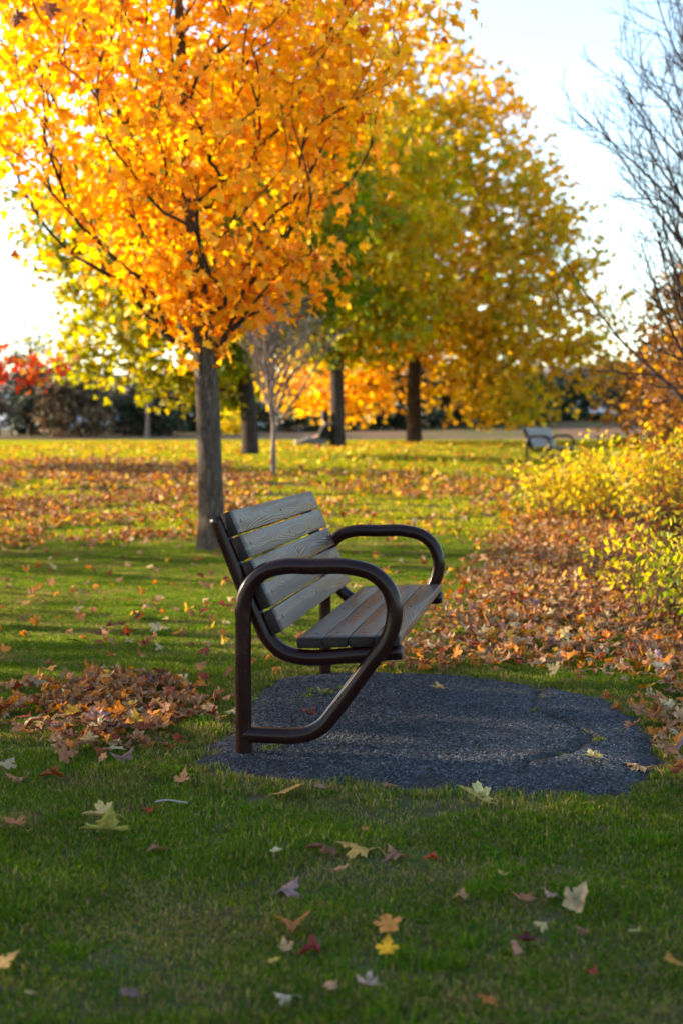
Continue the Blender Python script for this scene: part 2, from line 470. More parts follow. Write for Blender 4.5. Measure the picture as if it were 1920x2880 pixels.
def asphalt_pad():
    st = 0.0085
    xs = np.arange(-0.72, 1.36, st); ys = np.arange(4.48, 7.1, st)
    X, Y = np.meshgrid(xs, ys); D = pad_dist(X, Y)
    rg = np.random.default_rng(4)
    Z = pad_height(X, Y) + rg.normal(0, 0.0024, X.shape)
    CD = crack_dist(X, Y)
    X = X + rg.uniform(-.003, .003, X.shape); Y = Y + rg.uniform(-.003, .003, Y.shape)
    w = len(xs); inside = (D > 0)
    i, j = np.meshgrid(np.arange(len(ys) - 1), np.arange(w - 1), indexing='ij')
    ok = inside[:-1, :-1] & inside[1:, :-1] & inside[:-1, 1:] & inside[1:, 1:]
    a = (i * w + j)[ok]
    F = np.stack([a, a + 1, a + w + 1, a + w], -1)
    use = np.unique(F); mp = np.full(X.size, -1); mp[use] = np.arange(len(use))
    V = np.stack([X, Y, Z], -1).reshape(-1, 3)[use]
    dirt = np.clip(np.maximum(1 - D / 0.12, np.exp(-(CD / 0.035) ** 2)), 0, 1).ravel()[use]
    col = np.stack([dirt, dirt, dirt], -1)
    o = link("asphalt_pad", mesh_faces("asphalt_pad", V, mp[F], M['asphalt'], False, col))
    tag(o, "cracked dark asphalt pad under the near bench", kind="structure")
asphalt_pad()

# ------------------------------------------------------------------ grass (stuff)
def grass_patch(name, n, radius, hmin, hmax, width, seed, cols, weights, lean=0.5):
    rg = np.random.default_rng(seed)
    a = rg.uniform(0, 6.283, n); r = radius * np.sqrt(rg.uniform(0, 1, n))
    bx, by = r * np.cos(a), r * np.sin(a)
    h = rg.uniform(hmin, hmax, n) * (1 - 0.35 * (r / radius) ** 2); th = rg.uniform(0, 6.283, n)
    ln = rg.uniform(0.1, 1.0, n) * lean * h * 1.6; lx, ly = ln * np.cos(th), ln * np.sin(th)
    w = width * rg.uniform(0.6, 1.3, n); ph = rg.uniform(0, 6.283, n)
    wx, wy = w * np.cos(ph) / 2, w * np.sin(ph) / 2
    V = np.zeros((n, 5, 3))
    V[:, 0] = np.stack([bx - wx, by - wy, -0.008 + 0 * h], -1); V[:, 1] = np.stack([bx + wx, by + wy, -0.008 + 0 * h], -1)
    V[:, 2] = np.stack([bx + lx * .3 + wx * .8, by + ly * .3 + wy * .8, h * .58], -1); V[:, 3] = np.stack([bx + lx * .3 - wx * .8, by + ly * .3 - wy * .8, h * .58], -1)
    V[:, 4] = np.stack([bx + lx, by + ly, h * (1 - .28 * (ln / (h * 1.6 * lean + 1e-6)))], -1)
    k = np.arange(n)[:, None] * 5
    Q = k + np.array([[0, 1, 2, 3]]); T = k + np.array([[3, 2, 4]])
    ci = rg.choice(len(cols), n, p=weights); c = np.array(cols)[ci] * rg.uniform(0.75, 1.25, (n, 1))
    me = mesh_faces(name, V.reshape(-1, 3), [Q, T], M['grass'], False, np.repeat(c, 5, 0))
    return bpy.data.objects.new(name, me)

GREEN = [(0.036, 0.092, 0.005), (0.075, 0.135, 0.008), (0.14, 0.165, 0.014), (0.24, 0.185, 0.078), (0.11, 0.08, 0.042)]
GREEN_SUN = [(0.10, 0.15, 0.010), (0.18, 0.20, 0.012), (0.27, 0.24, 0.016), (0.28, 0.21, 0.07), (0.14, 0.10, 0.045)]  # brighter, yellower copy of GREEN: sunshine put into the far blades' colour
def grass_instances(name, label, pos, rotz, scl, idx, patches):
    coll = bpy.data.collections.new(name + "_tufts")
    for p in patches: coll.objects.link(p)
    n = len(pos)
    me = bpy.data.meshes.new(name); me.vertices.add(n); me.vertices.foreach_set("co", np.asarray(pos, np.float32).ravel())
    rot = np.zeros((n, 3), np.float32); rot[:, 2] = rotz
    me.attributes.new("rot", 'FLOAT_VECTOR', 'POINT').data.foreach_set("vector", rot.ravel())
    me.attributes.new("scl", 'FLOAT_VECTOR', 'POINT').data.foreach_set("vector", np.asarray(scl, np.float32).ravel())
    me.attributes.new("idx", 'INT', 'POINT').data.foreach_set("value", np.asarray(idx, np.int32))
    o = link(name, me); tag(o, label, "grass", kind="stuff")
    ng = bpy.data.node_groups.new(name + "_scatter", 'GeometryNodeTree')
    ng.interface.new_socket("Geometry", in_out='INPUT', socket_type='NodeSocketGeometry')
    ng.interface.new_socket("Geometry", in_out='OUTPUT', socket_type='NodeSocketGeometry')
    gi = ng.nodes.new("NodeGroupInput"); go = ng.nodes.new("NodeGroupOutput")
    ip = ng.nodes.new("GeometryNodeInstanceOnPoints"); ci = ng.nodes.new("GeometryNodeCollectionInfo")
    ci.inputs[0].default_value = coll; ci.inputs["Separate Children"].default_value = True; ci.inputs["Reset Children"].default_value = True
    ip.inputs["Pick Instance"].default_value = True
    def at(nm, t):
        a = ng.nodes.new("GeometryNodeInputNamedAttribute"); a.data_type = t; a.inputs["Name"].default_value = nm
        return a.outputs["Attribute"]
    lk = ng.links.new
    lk(gi.outputs[0], ip.inputs["Points"]); lk(ci.outputs[0], ip.inputs["Instance"])
    lk(at("idx", 'INT'), ip.inputs["Instance Index"]); lk(at("rot", 'FLOAT_VECTOR'), ip.inputs["Rotation"]); lk(at("scl", 'FLOAT_VECTOR'), ip.inputs["Scale"])
    lk(ip.outputs[0], go.inputs[0])
    md = o.modifiers.new("scatter", 'NODES'); md.node_group = ng
    return o

def jitter_grid(x0, x1, y0, y1, st, rg):
    X, Y = np.meshgrid(np.arange(x0, x1, st), np.arange(y0, y1, st))
    X = X + rg.uniform(-.5, .5, X.shape) * st; Y = Y + rg.uniform(-.5, .5, Y.shape) * st
    return X.ravel(), Y.ravel()

def grass():
    rg = np.random.default_rng(21)
    wet = [.34, .31, .18, .10, .07]; dryw = [.10, .16, .20, .32, .22]
    P = [grass_patch("grass_tuft", 900, 0.17, 0.011, 0.029, 0.0034, 30 + i, GREEN, wet if i < 4 else dryw, 0.85) for i in range(7)]
    S = [grass_patch("grass_rim_tuft", 70, 0.055, 0.016, 0.036, 0.0034, 45 + i, GREEN, wet if i < 1 else dryw, 0.8) for i in range(3)]
    K = [grass_patch("grass_clump", 150, 0.06, 0.018, 0.042, 0.0036, 50 + i, GREEN, [.5, .34, .12, .03, .01], 0.7) for i in range(2)]
    def bareness(X, Y):
        return np.exp(-(((X - 0.25) / 0.42) ** 2 + ((Y - 4.50) / 0.17) ** 2)) + .6 * np.exp(-(((X - 0.12) / 0.22) ** 2 + ((Y - 3.95) / 0.16) ** 2))
    X, Y = jitter_grid(-5.5, 5.5, 1.8, 15.8, 0.17, rg)
    k = (np.abs(X) < 0.27 * Y + 0.55) & (pad_dist(X, Y) < -0.15); X, Y = X[k], Y[k]
    bare = bareness(X, Y); k = rg.uniform(0, 1, len(X)) > bare * .85; X, Y, bare = X[k], Y[k], bare[k]
    nz = vnoise(X, Y, 0.6, 2) + 0.6 * vnoise(X, Y, 0.2, 3)
    sz = np.clip(0.95 + 0.36 * nz - 0.5 * bare, 0.45, 1.6) * rg.uniform(.85, 1.15, len(X))
    dry = rg.uniform(0, 1, len(X)) < np.clip(0.28 - 0.6 * nz + bare, 0.03, .9)
    idx = np.where(dry, rg.integers(4, 7, len(X)), rg.integers(0, 4, len(X)))
    pos = np.stack([X, Y, terrain(X, Y)], -1); scl = np.stack([1 + 0 * sz, 1 + 0 * sz, sz], -1)
    # small tufts along the rim of the pad
    X, Y = jitter_grid(-1.0, 1.8, 4.1, 7.5, 0.062, rg); d = pad_dist(X, Y)
    k = (d > -0.24) & ((d < -0.02) | ((d < 0.035) & (rg.uniform(0, 1, len(X)) < .45))) & (rg.uniform(0, 1, len(X)) > bareness(X, Y) * .9); X, Y = X[k], Y[k]
    pos = np.vstack([pos, np.stack([X, Y, terrain(X, Y) + .004], -1)]); q = rg.uniform(.6, 1.25, len(X)); scl = np.vstack([scl, np.stack([q, q, q], -1)]); idx = np.concatenate([idx, rg.integers(7, 10, len(X))])
    # greener clumps here and there
    X = rg.uniform(-4, 4, 5200); Y = 2.2 + 11 * rg.uniform(0, 1, 5200) ** 1.3
    k = (np.abs(X) < .27 * Y + .4) & (pad_dist(X, Y) < -.06) & (vnoise(X, Y, .33, 1) + .5 * vnoise(X, Y, .12, 2) > rg.uniform(.05, .9, 5200)) & (bareness(X, Y) < .3); X, Y = X[k], Y[k]
    q = rg.uniform(.6, 1.3, len(X)); pos = np.vstack([pos, np.stack([X, Y, terrain(X, Y)], -1)]); scl = np.vstack([scl, np.stack([q, q, q * rg.uniform(.7, 1.1, len(X))], -1)]); idx = np.concatenate([idx, rg.integers(10, 12, len(X))])
    # a few tufts rooted in the crack and beside the bench feet
    ex = np.array([(-0.27, 5.20, .6), (-0.24, 5.25, .5), (-0.12, 6.35, .7), (-0.06, 6.28, .8), (-0.15, 6.22, .6), (0.0, 6.4, .6), (0.82, 5.93, .6), (0.95, 5.5, .5), (0.9, 6.22, .5), (0.98, 5.35, .6), (0.80, 5.14, .45)])
    pos = np.vstack([pos, np.stack([ex[:, 0], ex[:, 1], pad_height(ex[:, 0], ex[:, 1]) - .004], -1)])
    scl = np.vstack([scl, np.stack([ex[:, 2], ex[:, 2], ex[:, 2] * 1.4], -1)]); idx = np.concatenate([idx, np.full(len(ex), 7)])
    # Collection Info hands the tufts over in order of their names
    order = ["%02d" % i for i in range(12)]
    for nm, p in zip(order, P + S + K): p.name = "tuft_" + nm
    grass_instances("grass", "short trampled green lawn grass in the foreground and around the bench", pos, rg.uniform(0, 6.28, len(pos)), scl, idx, P + S + K)
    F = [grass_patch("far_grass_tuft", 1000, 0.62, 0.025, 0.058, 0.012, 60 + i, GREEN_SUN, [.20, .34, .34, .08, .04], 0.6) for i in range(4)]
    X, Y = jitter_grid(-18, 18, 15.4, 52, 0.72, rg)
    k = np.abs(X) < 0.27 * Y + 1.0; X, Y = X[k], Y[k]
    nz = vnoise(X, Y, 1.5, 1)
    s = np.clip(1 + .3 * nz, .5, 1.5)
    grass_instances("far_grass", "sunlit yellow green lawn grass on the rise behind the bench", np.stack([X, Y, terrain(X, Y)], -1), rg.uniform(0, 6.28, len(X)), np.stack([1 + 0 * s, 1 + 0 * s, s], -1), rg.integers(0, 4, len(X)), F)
grass()

# ------------------------------------------------------------------ near bench
TR = 0.0295
ARM = [(0, -0.06), (0, 0.20), (0, 0.50), (0, 0.555), (0.022, 0.625), (0.072, 0.678), (0.150, 0.7015), (0.25, 0.703), (0.405, 0.702), (0.472, 0.684), (0.528, 0.636),
       (0.554, 0.570), (0.549, 0.495), (0.526, 0.437), (0.468, 0.356), (0.409, 0.274), (0.339, 0.178), (0.293, 0.122), (0.245, 0.093), (0.185, 0.081), (0.10, 0.080), (0.0, 0.082)]
SEATRAIL = [(-0.113, 0.875), (-0.066, 0.757), (-0.018, 0.637), (0.014, 0.563), (0.045, 0.500), (0.078, 0.432), (0.130, 0.383), (0.195, 0.363), (0.27, 0.361), (0.36, 0.370), (0.47, 0.381), (0.574, 0.391)]

def plank_mesh(name, length, wid, thk, seed, wmat):
    """long board along Y, face up in Z, slightly rounded, worn edges; ends get the end-grain material"""
    rg = np.random.default_rng(seed); n = 26; b = 0.004
    prof = []
    for cx, cz, a0 in ((wid / 2 - b, thk / 2 - b, 0), (-wid / 2 + b, thk / 2 - b, 90), (-wid / 2 + b, -thk / 2 + b, 180), (wid / 2 - b, -thk / 2 + b, 270)):
        for t in (0, 45, 90): prof.append((cx + b * math.cos(R(a0 + t)), cz + b * math.sin(R(a0 + t))))
    prof = np.array(prof); m = len(prof)
    ys = np.linspace(-length / 2, length / 2, n)
    V = np.zeros((n, m, 3)); V[:, :, 0] = prof[:, 0]; V[:, :, 2] = prof[:, 1]; V[:, :, 1] = ys[:, None]
    V[:, :, 0] += 0.0008 * np.sin(ys * 5 + rg.uniform(0, 6))[:, None]
    V += rg.normal(0, 0.00045, V.shape) * np.array([1, .3, 1])
    V = V.reshape(-1, 3)
    i = np.arange(n - 1)[:, None] * m; j = np.arange(m)[None]; k = (j + 1) % m
    Q = np.stack([i + j, i + k, i + m + k, i + m + j], -1).reshape(-1, 4)[:, ::-1]
    C = np.array([np.arange(m), ((n - 1) * m + np.arange(m))[::-1]])
    me = mesh_faces(name, V, [Q, C], [wmat, M['wood_end']], False, None, np.concatenate([np.zeros(len(Q)), np.ones(2)]))
    return me

def bolt_mesh():
    """recessed slot with a small bolt in it"""
    bm = bmesh.new()
    bmesh.ops.create_cone(bm, cap_ends=True, segments=8, radius1=0.0035, radius2=0.0026, depth=0.003)
    bmesh.ops.scale(bm, vec=(1, 2.2, 1), verts=bm.verts)
    me = bpy.data.meshes.new("bolt"); bm.to_mesh(me); bm.free(); me.materials.append(M['bolt']); return me
BOLT = bolt_mesh()

def build_bench(label, loc, rotz, length, detail=True):
    root = thing("park_bench", label, "bench", loc, rotz, "wood and steel park benches")
    def tube_part(name, prof, y, n=6, sides=20):
        P = smooth_path([(s, y, z) for s, z in prof], n)
        V, Q, C = tube_arrays(P, TR, sides, ref=(0, 1, 0))
        me = mesh_faces(name, V, [Q, C], M['tube'], True)
        me.polygons.foreach_set("use_smooth", np.concatenate([np.ones(len(Q), bool), np.zeros(2, bool)]))
        return link(name, me, root)
    for sgn in (-1, 1):
        y = sgn * length / 2
        f = tube_part("armrest_frame", ARM, y)
        rl = tube_part("seat_rail", SEATRAIL, y - sgn * 0.062)
        # flat steel lug where the frame tube is welded to the seat rail
        for (s, z) in ((-0.012, 0.62), (0.515, 0.383)):
            bm = bmesh.new(); bmesh.ops.create_cube(bm, size=1)
            bmesh.ops.scale(bm, vec=(0.03, 0.036, 0.028), verts=bm.verts); bmesh.ops.bevel(bm, geom=bm.edges[:], offset=0.006, segments=2, affect='EDGES')
            bmesh.ops.translate(bm, vec=(s, y - sgn * 0.031, z), verts=bm.verts)
            me = bpy.data.meshes.new("weld_lug"); bm.to_mesh(me); bm.free(); me.materials.append(M['tube']); link("weld_lug", me, rl)
        # end plate on the front of the rail
        bm = bmesh.new(); bmesh.ops.create_cone(bm, cap_ends=True, segments=20, radius1=TR * .9, radius2=TR * .8, depth=0.006)
        me = bpy.data.meshes.new("end_cap"); bm.to_mesh(me); bm.free(); me.materials.append(M['bolt'])
        c = link("end_cap", me, rl, (0.5765, y - sgn * 0.062, 0.3915)); c.rotation_euler = (0, math.pi / 2, 0)
    wl = length - 2 * (TR + 0.004); wid, thk = 0.090, 0.036
    # back boards
    a = np.array([-0.113, 0.875]); b = np.array([0.045, 0.500]); u = (b - a) / np.linalg.norm(b - a); nrm = np.array([-u[1], u[0]])
    c0 = np.array([-0.058, 0.850]); c1 = np.array([0.100, 0.493])
    for i in range(5):
        c = c0 + (c1 - c0) * i / 4
        uu = (c1 - c0) / np.linalg.norm(c1 - c0)
        ang = math.atan2(uu[1], uu[0])              # direction down the back in the s-z plane
        o = link("back_plank", plank_mesh("back_plank", wl, wid, thk, 70 + i, M['wood']), root, (c[0], 0, c[1]), (0, -ang, 0))
        if detail:
            for yy in (-0.40, 0.0, 0.40):
                bo = link("bolt", BOLT, o, (random.uniform(-.006, .006), yy * wl * 1.08, thk / 2 + 0.0008))
                bo.rotation_euler = (0, 0, random.uniform(1.2, 1.9))
    for i in range(4):
        s = 0.2375 + 0.0955 * i; z = 0.418 + (s - 0.2375) * 0.048
        o = link("seat_plank", plank_mesh("seat_plank", wl, wid, thk, 80 + i, M['wood_seat']), root, (s, 0, z), (0, -math.atan(0.045), 0))
        if detail:
            for yy in (-0.40, 0.0, 0.40):
                bo = link("bolt", BOLT, o, (random.uniform(-.01, .01), yy * wl * 1.08, thk / 2 + 0.0008))
                bo.rotation_euler = (0, 0, random.uniform(1.2, 1.9))
    return root
AX = np.array([0.15502, 0.98791])
BL = 1.793
c = np.array([-0.358, 5.162]) + AX * BL / 2
build_bench("near park bench with brown tubular arms and grey brown planks on asphalt pad", (c[0], c[1], 0.012), -math.atan2(AX[0], AX[1]), BL)
fx, fy = 4.72, 34.0
build_bench("small distant park bench on the lawn behind the yellow shrub", (fx, fy, float(terrain(fx, fy)) - 0.02), R(-27), 1.793, False)

# ------------------------------------------------------------------ leaf shapes
HI = [(0, 0), (0.09, -0.05), (0.20, -0.045), (0.37, -0.09), (0.335, 0.01), (0.38, 0.07), (0.27, 0.13), (0.40, 0.19), (0.47, 0.19), (0.60, 0.33), (0.50, 0.36),
      (0.50, 0.47), (0.36, 0.43), (0.19, 0.38), (0.21, 0.53), (0.29, 0.60), (0.17, 0.67), (0.10, 0.80)]
def leaf_template(half, tip=(0, 0.97), center=(0, 0.30)):
    h = list(half); pts = h + [tip] + [(-x, y) for x, y in h[:0:-1]]
    V = np.array([(center[0], center[1])] + pts, float); m = len(pts)
    F = np.array([(0, 1 + i, 1 + (i + 1) % m) for i in range(m)])
    V[:, 1] -= 0.35
    return V, F
T_HI = leaf_template(HI)
T_MID = leaf_template([(0, 0), (0.37, -0.07), (0.25, 0.13), (0.58, 0.35), (0.19, 0.38), (0.26, 0.60)])
T_LOW = leaf_template([(0, 0), (0.36, 0.0), (0.55, 0.36), (0.2, 0.5)], (0, 0.92))
T_OVAL = leaf_template([(0, 0), (0.17, 0.18), (0.25, 0.42), (0.15, 0.75)], (0, 1.0))
def leaf_vertices(tpl, n, rg, curl=0.6):
    """n bent copies of a template, unit size"""
    V, F = tpl; x = V[None, :, 0]; y = V[None, :, 1]
    g = lambda s: rg.normal(0, s, (n, 1))
    z = curl * (g(.45) * np.abs(x) + g(.7) * x * x + g(.5) * y * y + g(.3) * x * y + (0.10 * rg.uniform(0.2, 1, (n, 1))) * np.sin(7 * x + g(2)) * np.cos(6 * y + g(2)))
    X = np.broadcast_to(x, z.shape); Y = np.broadcast_to(y, z.shape)
    if curl > 0.75:                                   # dry leaves roll up across and along the midrib
        k = rg.normal(0, 1.5 * curl, (n, 1)); k = np.where(np.abs(k) < .05, .05, k); z = z * .7 + (1 - np.cos(k * X)) / k; X = np.sin(k * X) / k
        k = rg.normal(0, 0.9 * curl, (n, 1)); k = np.where(np.abs(k) < .05, .05, k); z = z + (1 - np.cos(k * Y)) / k; Y = np.sin(k * Y) / k
    return np.stack([X, Y, z], -1)
def frames_from(nrm, tip):
    """rotation matrices with columns (side, tip, normal)"""
    nrm = nrm / np.linalg.norm(nrm, axis=1, keepdims=True)
    t = tip - nrm * np.sum(tip * nrm, 1, keepdims=True); t /= np.linalg.norm(t, axis=1, keepdims=True) + 1e-9
    s = np.cross(t, nrm); return np.stack([s, t, nrm], -1)
def leaves_mesh(name, tpl, pos, size, Rm, col, mat, rg, curl=0.6):
    n = len(pos); V = leaf_vertices(tpl, n, rg, curl) * np.asarray(size).reshape(-1, 1, 1)
    W = np.einsum('nij,nmj->nmi', Rm, V) + pos[:, None, :]
    m = V.shape[1]; F = (np.arange(n)[:, None, None] * m + tpl[1][None]).reshape(-1, 3)
    return mesh_faces(name, W.reshape(-1, 3), [F], mat, False, np.repeat(col, m, 0))

# ------------------------------------------------------------------ trees
def skeleton(trunk, attract, rg, up=0.45, upw=1.2, wand=0.06, first=None):
    """joins crown points to the trunk by short rising branches. returns nodes, parents, order"""
    nodes = [np.array(p, float) for p in trunk]; par = [-1] + list(range(len(trunk) - 1))
    plen = list(np.concatenate([[0], np.cumsum(np.linalg.norm(np.diff(np.array(trunk), axis=0), axis=1))]))
    first = first or max(1, len(trunk) // 3)
    A = np.array(attract); tr = np.array(trunk)
    d0 = np.min(np.linalg.norm(A[:, None] - tr[None], axis=2), 1)
    NP = np.zeros((len(trunk) + 3 * len(A), 3)); NP[:len(nodes)] = nodes; PL = np.zeros(len(NP)); PL[:len(nodes)] = plen
    cnt = len(nodes); ok = np.ones(len(NP), bool); ok[:first] = False
    for q in np.argsort(d0 + rg.uniform(0, .25, len(A)) * d0.max()):
        a = A[q]; v = a - NP[:cnt]; d = np.linalg.norm(v, axis=1) + 1e-6
        cost = d * (1 + upw * np.maximum(0, up - v[:, 2] / d)) + 0.28 * PL[:cnt]
        cost[~ok[:cnt]] = 1e9
        b = int(np.argmin(cost)); dist = d[b]
        k = 1 if dist < 0.5 else (2 if dist < 1.4 else 3)
        last = b
        for i in range(1, k + 1):
            t = i / k; p = NP[b] + v[b] * t
            if i < k: p = p + rg.normal(0, wand * dist, 3) - np.array([0, 0, 0.10 * dist * math.sin(math.pi * t)])
            NP[cnt] = p; PL[cnt] = PL[last] + np.linalg.norm(p - NP[last]); par.append(last); last = cnt; cnt += 1
    return NP[:cnt], np.array(par), len(trunk)

def branch_tubes(tb, P, par, ntr, r_tip, power, sides=5, rmax=None, trunk_r=None):
    n = len(P); w = np.zeros(n); kids = np.bincount(par[par >= 0], minlength=n); w[kids == 0] = 1
    for i in range(n - 1, 0, -1): w[par[i]] += w[i]
    rad = r_tip * np.maximum(w, 1) ** power
    if rmax: rad = np.minimum(rad, rmax)
    for i in range(ntr, n):
        p = par[i]; a, b = P[p], P[i]; g = par[p]
        d = (a - P[g]) if g >= 0 else np.array([0, 0, 1.]); d = d / (np.linalg.norm(d) + 1e-9); ln = np.linalg.norm(b - a)
        cpt = a + 0.45 * ln * (0.55 * d + 0.45 * (b - a) / (ln + 1e-9))
        t = np.linspace(0, 1, 5)[:, None]; C = (1 - t) ** 2 * a + 2 * t * (1 - t) * cpt + t * t * b
        r0 = min(rad[p], rad[i] * 1.5) if p >= ntr else min(rad[i] * 1.35, (trunk_r(a[2]) if trunk_r else 1) * .75)
        tb.add(C, np.linspace(r0, rad[i], 5), sides)
    return rad

def trunk_mesh(name, P, rads, mat, sides=20, flare=0.0, seed=0, rough=0.02):
    P = smooth_path(P, 6); n = len(P)
    t = np.linspace(0, 1, len(rads)); r = np.interp(np.linspace(0, 1, n), t, rads)
    V, Q, C = tube_arrays(P, r, sides, ref=(1, 0.01, 0.02))
    rg = np.random.default_rng(seed); ph = rg.uniform(0, 6.28, 4)
    for i in range(n):
        ring = V[i * sides:(i + 1) * sides]; a = np.linspace(0, 6.283, sides, endpoint=False)
        z = P[i][2] - P[0][2]
        f = 1 + flare * np.exp(-z / 0.16) * (1 + 0.45 * np.sin(4 * a + ph[0])) + rough * (np.sin(3 * a + ph[1] + z * 1.3) + np.sin(5 * a + ph[2] - z * 2.1))
        ring[:] = P[i] + (ring - P[i]) * f[:, None]
    return mesh_faces(name, V, [Q, C], mat, True)

def crown_points(n, profile, center, rg, inner=0.25, squash=1.0, zbias=None):
    """points in a crown: profile is a list of (z, left radius, right radius, depth radius) above the base"""
    pr = np.array(profile, float); z = rg.uniform(pr[0, 0], pr[-1, 0], n * 6)
    l = np.interp(z, pr[:, 0], pr[:, 1]); r = np.interp(z, pr[:, 0], pr[:, 2]); dp = np.interp(z, pr[:, 0], pr[:, 3])
    area = (l + r) * dp; k = rg.uniform(0, area.max(), len(z)) < area
    z, l, r, dp = z[k][:n], l[k][:n], r[k][:n], dp[k][:n]
    a = rg.uniform(0, 6.283, len(z)); q = np.sqrt(rg.uniform(inner ** 2, 1, len(z)))
    q = q * (1 + .17 * vnoise(a * 1.1, z, .9, 3) + .06 * rg.normal(0, 1, len(z)))
    cx = np.cos(a); x = np.where(cx < 0, l, r) * cx * q; y = dp * np.sin(a) * q
    return np.stack([center[0] + x, center[1] + y, center[2] + z], -1)

def leaf_cloud(P, par, ntr, per, spread, rg, droop=0.3, flat=.62):
    """leaf spots around the outer branch ends"""
    n = len(P); kids = np.bincount(par[par >= 0], minlength=n)
    tips = np.where(kids == 0)[0]; tips = tips[tips >= ntr]
    others = np.where((kids > 0) & (np.arange(n) >= ntr))[0]
    base = np.concatenate([np.repeat(tips, per), np.repeat(others, max(1, per // 2))])
    t = rg.uniform(-0.15, 0.75, len(base))[:, None]
    p = P[base] * (1 - t) + P[par[base]] * t
    g = rg.normal(0, spread, (len(base), 3)) * np.array([1, 1, flat])
    p = p + g; p[:, 2] -= droop * spread * rg.uniform(0, 1, len(base))
    return p

def clump_keep(p, scale, seed, amount, rg):
    """leaves grow in sprays: thin them out in clumps"""
    v = vnoise(p[:, 0] + .7 * p[:, 2], p[:, 1] - .9 * p[:, 2], scale, seed)
    return rg.uniform(0, 1, len(p)) > np.clip(amount * (.35 - 1.5 * v), 0, .92)

def leaf_frames(p, center, rg, up=0.55, out=0.35, rnd=0.75):
    o = p - center; o[:, 2] *= 0.3; o /= np.linalg.norm(o, axis=1, keepdims=True) + 1e-9
    nrm = o * out + np.array([0, 0, up]) + rg.normal(0, rnd, p.shape)
    tip = o * 0.7 + np.array([0, 0, -0.7]) + rg.normal(0, 0.6, p.shape)
    return frames_from(nrm, tip)

def pick_colors(n, cols, weights, rg, var=0.18):
    w = np.array(weights, float); w /= w.sum()
    return np.array(cols)[rg.choice(len(cols), n, p=w)] * rg.uniform(1 - var, 1 + var, (n, 1))

